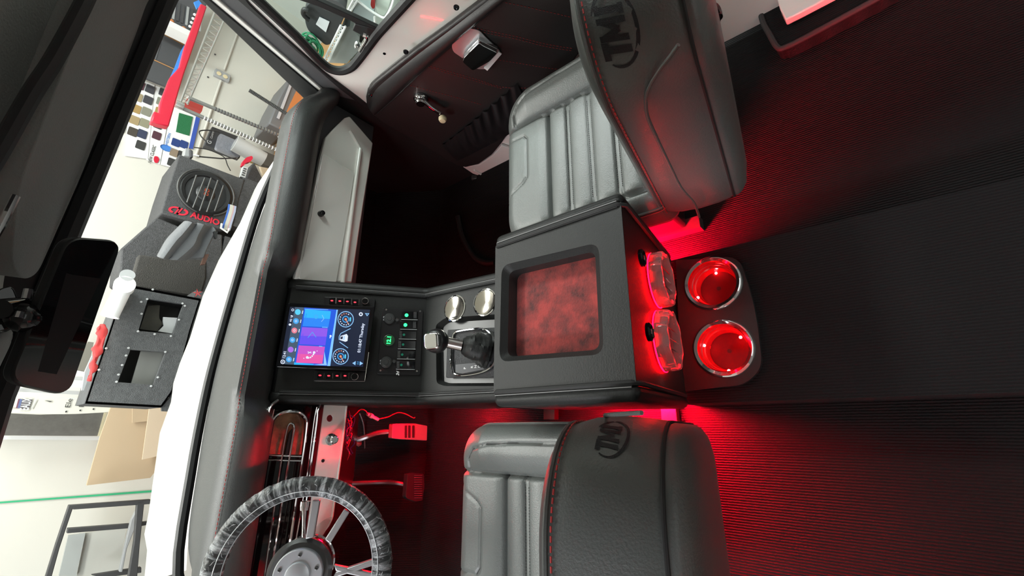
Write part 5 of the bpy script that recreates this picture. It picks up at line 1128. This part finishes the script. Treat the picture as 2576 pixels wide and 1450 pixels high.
# the cabinet stands on end, so its lettering runs downwards
m = M(); c0 = W(508, 549, y=SBY - .003); L0, L1 = W(477, 541, y=SBY), W(552, 563, y=SBY); hgt = .066
m.text('AUDIO', .05, (L0 + L1) / 2 + XR * .004 + V((0, -.003, 0)), -ZR, XR, REDTXT, bold=.035, fit=((L1 - L0).length * .98, .036))
d0 = W(449, 531, y=SBY - .003)
for sg in (-1, 1):   # two mirrored D shapes with a slanting gap
    pts = []; cx_ = sg * .016
    arc = [math.radians(-90 + i * 15) for i in range(13)]
    def pt(x, y): return d0 + (-ZR) * (x + .35 * y) + XR * y
    outer_ = [(cx_ + sg * .026 * math.cos(a), .021 * math.sin(a)) for a in arc]; inner_ = [(cx_ + sg * .015 * math.cos(a), .011 * math.sin(a)) for a in arc]
    for i in range(12): m.poly([pt(*outer_[i]), pt(*outer_[i + 1]), pt(*inner_[i + 1]), pt(*inner_[i])], REDTXT)
    m.poly([pt(sg * .002, -.021), pt(sg * .009, -.021), pt(sg * .009, .021), pt(sg * .002, .021)], REDTXT)
    m.poly([pt(sg * .002, -.021), pt(cx_, -.021), pt(cx_, -.011), pt(sg * .002, -.011)], REDTXT) if sg > 0 else m.poly([pt(sg * .002, .021), pt(cx_, .021), pt(cx_, .011), pt(sg * .002, .011)], REDTXT)
P('red_lettering', m, t, smooth=False, label='red DD AUDIO lettering')
# cable ribbon end on the cabinet side
t = thing('ribbon_cable', 'flat blue and white ribbon with a white end clip beside the red lettering', 'ribbon', W(580, 545, y=2.6))
m = M(); RM_ = [mat('ribbon_blue', (.06, .16, .55), .5), mat('ribbon_cream', (.62, .60, .52), .5), mat('ribbon_pink', (.60, .38, .40), .5), mat('ribbon_pale', (.42, .45, .60), .5)]
cen_ = [(584, 516), (582, 530), (576, 550), (571, 565), (568, 578)]
for k, (o0, o1) in enumerate([(-9, -5), (-5, 3), (3, 6), (6, 11)]):
    for i in range(4): m.prism(px([(cen_[i][0] + o0, cen_[i][1] + o0 * .3), (cen_[i][0] + o1, cen_[i][1] + o1 * .3), (cen_[i + 1][0] + o1, cen_[i + 1][1] + o1 * .3), (cen_[i + 1][0] + o0, cen_[i + 1][1] + o0 * .3)], y=2.6), (0, .006, 0), RM_[k])
P('ribbon', m, t, smooth=False); m = M(); m.tube(px([(558, 563), (556, 574), (572, 585), (577, 576)], y=2.595), .006, WHT, seg=6); P('end_clip', m, t)
# dark carpeted boxes beside and below
def cbox(lab, q, y, d, mt, name='carpeted_box', bev=.008): return T(name, slab(q, y, mt, d), lab, 'box', bevel=bev)
cbox('black carpeted box right of the speaker box, its top corner cut away', [(617, 452), (632, 415), (640, 408), (662, 452), (690, 470), (640, 560), (560, 700), (520, 700), (560, 640), (590, 575), (604, 500)], 2.84, .3, BCARP)
cbox('pale wooden panel peeking out right of the black carpeted box', [(652, 418), (690, 425), (680, 445), (664, 452)], 3.0, .02, CARDL, 'wooden_offcut')
cbox('dark carpeted box with a slanting edge behind the mirror end', [(305, 625), (393, 548), (408, 552), (470, 578), (560, 590), (560, 700), (505, 748), (440, 745), (327, 715), (300, 700)], 2.72, .25, BCARP)
cbox('brownish carpeted panel between the grey cloth and the cut-out box', [(349, 640), (420, 650), (520, 655), (520, 700), (505, 750), (327, 718)], 2.60, .05, mat('brown_box_carpet', (.055, .052, .048), .95, bump=(200, .8, .004)))
# grey cloth
m = M(); cl = [[(468, 558), (440, 585), (420, 608), (398, 648)], [(482, 560), (458, 590), (440, 608), (408, 652)], [(492, 562), (478, 585), (458, 610), (420, 652)], [(510, 565), (498, 590), (485, 620), (440, 657)], [(530, 568), (505, 600), (498, 625), (470, 650)], [(545, 580), (532, 605), (520, 630), (512, 650)]]
yy = [2.40, 2.34, 2.42, 2.36, 2.45, 2.42]
g = [[V(p) for p in smooth_path([W(a, b, y=yy[i]) for a, b in r_], 6)] for i, r_ in enumerate(cl)]; nr, nc = len(g), len(g[0]); vs = [p for r_ in g for p in r_]
m.add(vs, [(i * nc + j, (i + 1) * nc + j, (i + 1) * nc + j + 1, i * nc + j + 1) for i in range(nr - 1) for j in range(nc - 1)], CLOTH); o = T('grey_cloth', m, 'folded grey cloth hanging below the DD AUDIO box', 'cloth', sub=2)
so = o.modifiers.new('t', 'SOLIDIFY'); so.thickness = .008
m = M(); m.prism(px([(538, 582), (548, 583), (545, 600), (541, 598)], y=2.4), (0, .02, 0), BLACKT); m.prism(px([(516, 640), (526, 640), (516, 665), (506, 666)], y=2.42), (0, .02, 0), mat('leather_tab', (.14, .07, .05), .7)); T('strap', m, 'dark strap end with a brown tab under the grey cloth', 'strap')
# big cut-out box
YB = 2.45
t = thing('cut_out_box', 'large grey carpeted box with two screwed window openings, in front of the mirror', 'box', W(360, 900, y=YB))
bq = [W(a, b, y=YB) for a, b in [(318, 716), (505, 752), (480, 830), (455, 925), (432, 990), (406, 1026), (214, 1016), (236, 950), (262, 875), (290, 790)]]
h1 = [W(a, b, y=YB) for a, b in [(372, 752), (462, 765), (435, 841), (348, 833)]]; h2 = [W(a, b, y=YB) for a, b in [(328, 880), (417, 886), (386, 969), (296, 962)]]
m = M(); m.holed(bq, [h1, h2], (0, .02, 0), GCARP); P('front', m, t, ang=30)
m = M(); m.prism([p + V((0, .25, 0)) for p in bq], (0, .02, 0), mat('box_inside', (.09, .088, .082), .8)); P('inner_back', m, t)
m = M(); m.holed(bq, [[sum(bq, V()) / 10 + (p - sum(bq, V()) / 10) * .96 for p in bq]], (0, .25, 0), GCARP); P('wall', m, t, ang=30)
m = M(); m.prism(px([(411, 798), (446, 800), (434, 840), (398, 834), (404, 828), (412, 820), (410, 808)], y=YB + .03), (0, .01, 0), LGREY); P('inner_sheet', m, t)
m = M(); m.prism(px([(355, 880), (417, 886), (386, 969), (330, 965)], y=YB + .03), (0, .01, 0), mat('glass_sheet', (.20, .205, .195), .2)); m.prism(px([(372, 770), (402, 768), (400, 800), (410, 815), (396, 834), (352, 828)], y=YB + .08), (0, .03, 0), mat('brown_inner', (.10, .09, .065), .6, noise=(8, (.04, .04, .035), .3, .7))); P('inner_panel', m, t)
for a, b in [(321, 734), (370, 753), (355, 760), (459, 764), (465, 770), (356, 790), (450, 805), (347, 834), (389, 841), (430, 846), (297, 802), (323, 876), (317, 895), (307, 919), (298, 943), (293, 961), (416, 886), (380, 972), (397, 950), (267, 877), (384, 729), (249, 931)]:
    m = M(); m.lathe([(.0045, 0), (.0045, .003), (.0001, .004)], W(a, b, y=YB), (0, -1, 0), LGREY, 8); P('screw', m, t)
m = M(); m.prism(px([(407, 1025), (428, 1000), (436, 965), (470, 870), (480, 870), (445, 1000), (430, 1036), (408, 1035)], y=YB + .01), (0, .02, 0), GCARP); P('side_flange', m, t)
# white tube, star, red cloth
m = M(); a_, b_ = W(315, 717, y=2.41), W(275, 797, y=2.41); m.tube([a_, b_], .030, mat('white_tube', (.86, .86, .88), .5), seg=24); t = thing('cardboard_tube', 'white tube with a grey end leaning behind the mirror', 'tube', b_); P('tube', m, t)
m = M(); m.tube([W(321, 692, y=2.3), W(313, 722, y=2.41)], .025, GREYP, seg=20); P('end_plug', m, t); m = M(); m.tube([W(314, 716, y=2.3), W(311, 726, y=2.41)], .035, WHT, seg=20); P('collar', m, t)
m = M()
for k in range(5): an = math.radians(90 + 72 * k); c = W(497, 738, y=2.40); m.poly([c, c + (XR * math.cos(an - .4) + ZR * math.sin(an - .4)) * .007, c + (XR * math.cos(an) + ZR * math.sin(an)) * .022, c + (XR * math.cos(an + .4) + ZR * math.sin(an + .4)) * .007], REDC)
T('red_bow', m, 'tiny red bow at the edge of the brown carpeted panel', 'bow')
rc = [[(268, 812), (250, 818), (240, 828)], [(268, 835), (255, 842), (246, 836)], [(263, 865), (252, 870), (243, 862)], [(253, 890), (238, 895), (230, 880)], [(245, 905), (240, 912), (235, 898)], [(238, 925), (235, 932), (230, 918)], [(228, 955), (225, 962), (221, 955)]]
vs = [W(a, b, y=2.41 + .03 * ((i + j) % 2)) for i, r_ in enumerate(rc) for j, (a, b) in enumerate(r_)]
m = M(); m.add(vs, [(i * 3 + j, (i + 1) * 3 + j, (i + 1) * 3 + j + 1, i * 3 + j + 1) for i in range(6) for j in range(2)], REDC); o = T('red_cloth', m, 'crumpled red cloth between the mirror and the cut-out box', 'cloth', sub=2); so = o.modifiers.new('t', 'SOLIDIFY'); so.thickness = .01
T('grey_post', slab([(232, 895), (240, 898), (218, 985), (206, 982), (214, 935)], 2.6, GREYP, .03), 'grey post standing behind the red cloth', 'post')
T('brown_board', slab([(222, 860), (236, 862), (228, 900), (216, 935), (190, 930), (205, 890)], 3.0, mat('board_brown', (.20, .19, .16), .8), .03), 'brownish board low beside the mirror edge', 'board')
T('taupe_sheet', slab([(65, 820), (62, 880), (20, 925), (8, 960), (40, 830)], 3.1, mat('panel_taupe', (.30, .29, .24), .8), .02), 'taupe panel visible between visor and mirror', 'panel')
# bench carrying the boxes, and their lower parts behind the hood
wb = thing('workbench', 'workbench standing in front of the truck, hidden behind the hood', 'bench', (1.0, 2.8, GZ))
m = M(); m.box((-.45, 2.36, -.04), (2.6, 3.36, 0), PLYW); P('top', m, wb, bevel=.004)
for x in (-.40, 2.5):
    for y in (2.42, 3.30): m = M(); m.box((x, y, GZ), (x + .05, y + .05, -.04), STEEL); P('leg', m, wb)
for o in [o for o in list(bpy.data.objects) if o.name.split('.')[0] in ('carpeted_box',)]:
    vs_ = [o.location + v.co for v in o.data.vertices]; m = M(); xs1 = [v.x for v in vs_]; ys1 = [v.y for v in vs_]; zb_ = min(v.z for v in vs_)
    lows = [v for v in vs_ if v.z < zb_ + .12]; m.box((min(v.x for v in lows) + .004, min(ys1) + .004, 0), (max(v.x for v in lows) - .004, max(ys1) - .002, zb_ + .03), BCARP); P('lower_part', m, o)
for nm, mt_, x0_, x1_, y0_, y1_, z1_ in (('cut_out_box', GCARP, -.05, .42, YB + .004, YB + .24, .50), ('speaker_box', BCARP, .90, 1.22, SBY + .004, SBY + .33, .34)):
    m = M(); m.box((x0_, y0_, 0), (x1_, y1_, z1_), mt_); P('lower_part', m, bpy.data.objects[nm])
# striped light sheets low on the wall
t = thing('stacked_sheets', 'stack of bright white sheets below the mirror', 'sheets', W(150, 970, y=3.2)); random.seed(8)
for k in range(9):
    y0 = 925 + k * 9; m = slab([(-30, y0 - 6), (215 - k * 1.5, y0 + 6), (213 - k * 1.5, y0 + 15), (-30, y0 + 3)], 3.25 - k * .012, [WHT, STRIPE, LGREY, STRIPE][k % 4], .01); P('sheet', m, t, smooth=False)
# banner
t = thing('banner', 'white printed banner with a maroon logo and bulleted words, below the mirror', 'banner', W(120, 1020, y=3.1)); YN = 3.08
bn = smooth_path(px([(-60, 1036), (0, 1037), (100, 1042), (190, 1042), (273, 1037)], y=YN), 3); up_ = smooth_path(px([(-60, 995), (0, 992), (100, 1000), (215, 1008), (280, 1020)], y=YN), 3)
m = M(); m.prism(bn + up_[::-1], (0, .01, 0), mat('banner_sheet', (.62, .61, .55), .6)); P('sheet', m, t)
m = M(); yy_ = YN - .003
m.prism(px([(8, 1001), (32, 1002), (28, 1018), (20, 1017), (20, 1010), (4, 1008)], y=yy_), (0, -.002, 0), PURPT)
m.prism(px([(0, 1018), (20, 1019), (24, 1008), (20, 1026), (40, 1027), (46, 1004), (50, 1004), (44, 1028), (17, 1026), (20, 1020), (0, 1020)], y=yy_), (0, -.002, 0), PURPT)
m.prism(px([(50, 1004), (56, 1005), (50, 1028), (43, 1027)], y=yy_), (0, -.002, 0), mat('logo_blue', (.10, .13, .26), .6)); m.prism(px([(57, 1005), (81, 1006), (73, 1028), (50, 1028)], y=yy_), (0, -.002, 0), mat('logo_dark', (.10, .09, .10), .6)); P('logo', m, t, smooth=False)
m = M(); m.text('EAUX', .05, W(65, 1017, y=yy_ - .003), XR, ZR, LGREY, bold=.03, fit=(.055, .030)); m.prism(px([(92, 1006), (93, 1006), (81, 1029), (80, 1029)], y=yy_), (0, -.002, 0), GREYP)
for s_, a, b in [('\u2022 Ele', 171, 1021), ('\u2022 Ba', 205, 1022), ('\u2022 P', 237, 1023)]: m.text(s_, .05, W(a, b, y=yy_), XR, ZR, BLACKT, fit=(.066 if 'Ele' in s_ else .05 if 'Ba' in s_ else .034, .019))
m.prism(px([(111, 1008), (132, 1010), (126, 1012)], y=yy_), (0, -.002, 0), BLACKT); P('print', m, t, smooth=False)
T('dark_sheet', slab([(-40, 1037), (100, 1044), (262, 1039), (246, 1097), (-40, 1096)], 3.2, mat('panel_dark', (.10, .095, .088), .9, noise=(20, (.14, .135, .125), .3, .7)), .02), 'dark grey panel under the white banner', 'panel')
T('panel_edge', slab([(262, 1039), (270, 1038), (252, 1097), (246, 1098)], 3.19, mat('edge_yellowish', (.55, .50, .34), .7), .02), 'pale edge strip right of the dark grey panel', 'strip')
T('white_ledge', slab([(-40, 1097), (252, 1098), (250, 1108), (-40, 1106)], 3.3, WHT, .1), 'white ledge under the dark grey panel', 'ledge')
# cardboard sheets
T('cardboard_sheet', slab([(280, 1022), (425, 1024), (405, 1090), (388, 1190), (378, 1203), (218, 1222), (252, 1100)], 3.05, CARDB, .02), 'large brown cardboard sheet leaning by the wall', 'cardboard')
T('cardboard_sheet', slab([(333, 1028), (378, 1026), (376, 1060), (333, 1064)], 3.03, CARDB, .01), 'small cardboard flap on the big sheet, nearer the banner', 'cardboard')
T('cardboard_sheet', slab([(376, 1026), (425, 1026), (398, 1148), (358, 1157)], 3.01, CARDL, .01), 'paler cardboard strip in front of the big sheet, next to the hood', 'cardboard')
m = M(); m.prism([W(-40, 1266, y=WY), W(382, 1234, y=WY), W(382, 1239, y=WY), W(-40, 1270, y=WY)], (0, -.004, 0), GREEN); T('green_tape', m, 'thin vertical line of green tape on the white wall', 'tape')
# black steel frame
t = thing('steel_frame', 'black square tube frame standing by the wall beyond the hood', 'frame', W(250, 1330, y=3.0)); FM = mat('frame_black', (.05, .05, .052), .5)
for k, (q, y) in enumerate([([(173, 1272), (186, 1272), (150, 1380), (128, 1460), (112, 1460), (140, 1370)], 2.9), ([(172, 1272), (380, 1257), (378, 1269), (184, 1283)], 2.9), ([(345, 1262), (364, 1260), (352, 1370), (345, 1460), (322, 1460), (338, 1360)], 2.9), ([(170, 1330), (330, 1318), (376, 1312), (376, 1321), (326, 1330), (168, 1343)], 3.1), ([(230, 1448), (356, 1428), (356, 1442), (260, 1455)], 3.1), ([(346, 1280), (352, 1300), (320, 1380), (308, 1440), (300, 1440), (318, 1360), (330, 1310)], 3.05)]):
    P('bar', slab(q, y, FM if k < 5 else GREYP, .03), t, bevel=.003)
m = slab([(172, 1348), (215, 1342), (192, 1450), (148, 1450)], 3.2, mat('clear_bin', (.38, .40, .39), .3), .02); P('shelf_panel', m, t)
m = slab([(215, 1342), (318, 1326), (300, 1440), (192, 1455)], 3.22, mat('shelf_back', (.50, .50, .46), .5), .02); P('back_panel', m, t)

# ================================================================ THINGS SEEN THROUGH THE PASSENGER WINDOW
SX = 1.9
def xs_(l, x=SX): return px(l, x=x)
t = thing('wire_rack', 'white wire rack with zigzag trusses seen through the vent window', 'shelf', V((SX, 1.4, -.2)))
for p, q in [((869, 66), (823, 158)), ((858, 62), (815, 150)), ((903, -5), (877, 35)), ((893, -8), (868, 40))]: m = M(); m.tube(xs_([p, q]), .006, WHT, seg=6); P('rail', m, t)
m = M(); N = 9
for i in range(N):
    f, g = i / N, (i + .5) / N; a = (868 - 46 * f, 68 + 90 * f); b = (858 - 43 * g, 62 + 88 * g); c = (868 - 46 * (i + 1) / N, 68 + 90 * (i + 1) / N); m.tube(xs_([a, b, c]), .004, WHT, seg=5)
for i in range(4):
    f, g = i / 4, (i + .5) / 4; a = (903 - 26 * f, -5 + 40 * f); b = (893 - 25 * g, -8 + 46 * g); c = (903 - 26 * (i + 1) / 4, -5 + 40 * (i + 1) / 4); m.tube(xs_([a, b, c]), .004, WHT, seg=5)
P('truss', m, t)
m = M(); m.tube(smooth_path(xs_([(898, 0), (930, 25), (962, 44), (972, 40), (985, 15), (992, -10)]), 4), .006, WHT); m.tube(xs_([(942, 42), (944, 72)]), .006, WHT); P('wire_bracket', m, t)
m = M(); m.prism(rnd(xs_([(765, 30), (772, 10), (800, 0), (868, 0), (870, 35), (852, 75), (835, 110), (820, 116), (800, 98), (775, 78), (768, 60)]), .02, 3), (.3, 0, 0), mat('case_dark', (.035, .038, .042), .6)); t = thing('tool_case', 'black case with a white label behind the vent window', 'case', V((SX, 1.5, 0))); P('body', m, t, bevel=.01)
m = M(); m.tube(smooth_path(xs_([(775, 27), (765, 24), (763, 36), (772, 46), (778, 50)], SX - .03), 4), .012, RUB); P('handle', m, t); m = M(); m.prism(xs_([(804, 42), (829, 54), (820, 80), (795, 60)], SX - .004), (-.004, 0, 0), mat('label_paper', (.66, .68, .72), .6)); P('label', m, t)
random.seed(12); m = M()
for k in range(13):
    c = (784 + random.uniform(-10, 10), 122 + random.uniform(-8, 8)); rx, ry = random.uniform(14, 26), random.uniform(16, 34)
    m.tube([W(c[0] + rx * math.cos(a) + ry * .3 * math.sin(a), c[1] + ry * math.sin(a), x=SX - .05 + .02 * (k % 3)) for a in [math.radians(i * 20 + k * 15) for i in range(15)]], .005, CABG, seg=5)
T('green_cable', m, 'coil of green cable hanging behind the vent window', 'cable')
T('grey_bin', M().prism(xs_([(866, 70), (880, 66), (905, 95), (900, 130), (872, 160), (828, 158)], SX + .1), (.1, 0, 0), mat('bin_grey', (.26, .28, .275), .6)), 'grey bin behind the vent window latch', 'bin')
T('pale_bin', M().prism(xs_([(900, 2), (940, 33), (940, 52), (930, 66), (883, 45)], SX + .1), (.1, 0, 0), mat('bin_pale', (.40, .46, .47), .5)), 'pale grey bin above the vent bar', 'bin')
T('red_bottle', M().prism(rnd(xs_([(934, -5), (942, -5), (944, 18), (938, 24), (932, 14)], SX + .05), .01, 3), (.05, 0, 0), mat('bottle_red', (.35, .03, .03), .4)), 'dark red bottle on the rack at the picture top', 'bottle')
T('white_tub', M().prism(rnd(xs_([(948, -10), (985, -10), (975, 25), (965, 40), (950, 34), (944, 10)], SX + .08), .02, 3), (.1, 0, 0), mat('tub_white', (.60, .68, .62), .5)), 'pale white tub next to the red bottle', 'tub')
T('dark_bundle', M().prism(rnd(xs_([(800, 0), (845, 0), (870, 20), (868, 36), (840, 34), (808, 22)], SX - .1), .02, 3), (.04, 0, 0), DGREY), 'dark bundle above the labelled black case', 'bundle')
T('side_board', M().prism(xs_([(600, -60), (780, -60), (800, 120), (840, 170), (880, 180), (990, 20), (1040, -60), (1200, -300), (300, -300)], 2.6), (.05, 0, 0), mat('side_wall_board', (.42, .46, .43), .7)), 'pale grey green wall board behind everything in the side window', 'board')
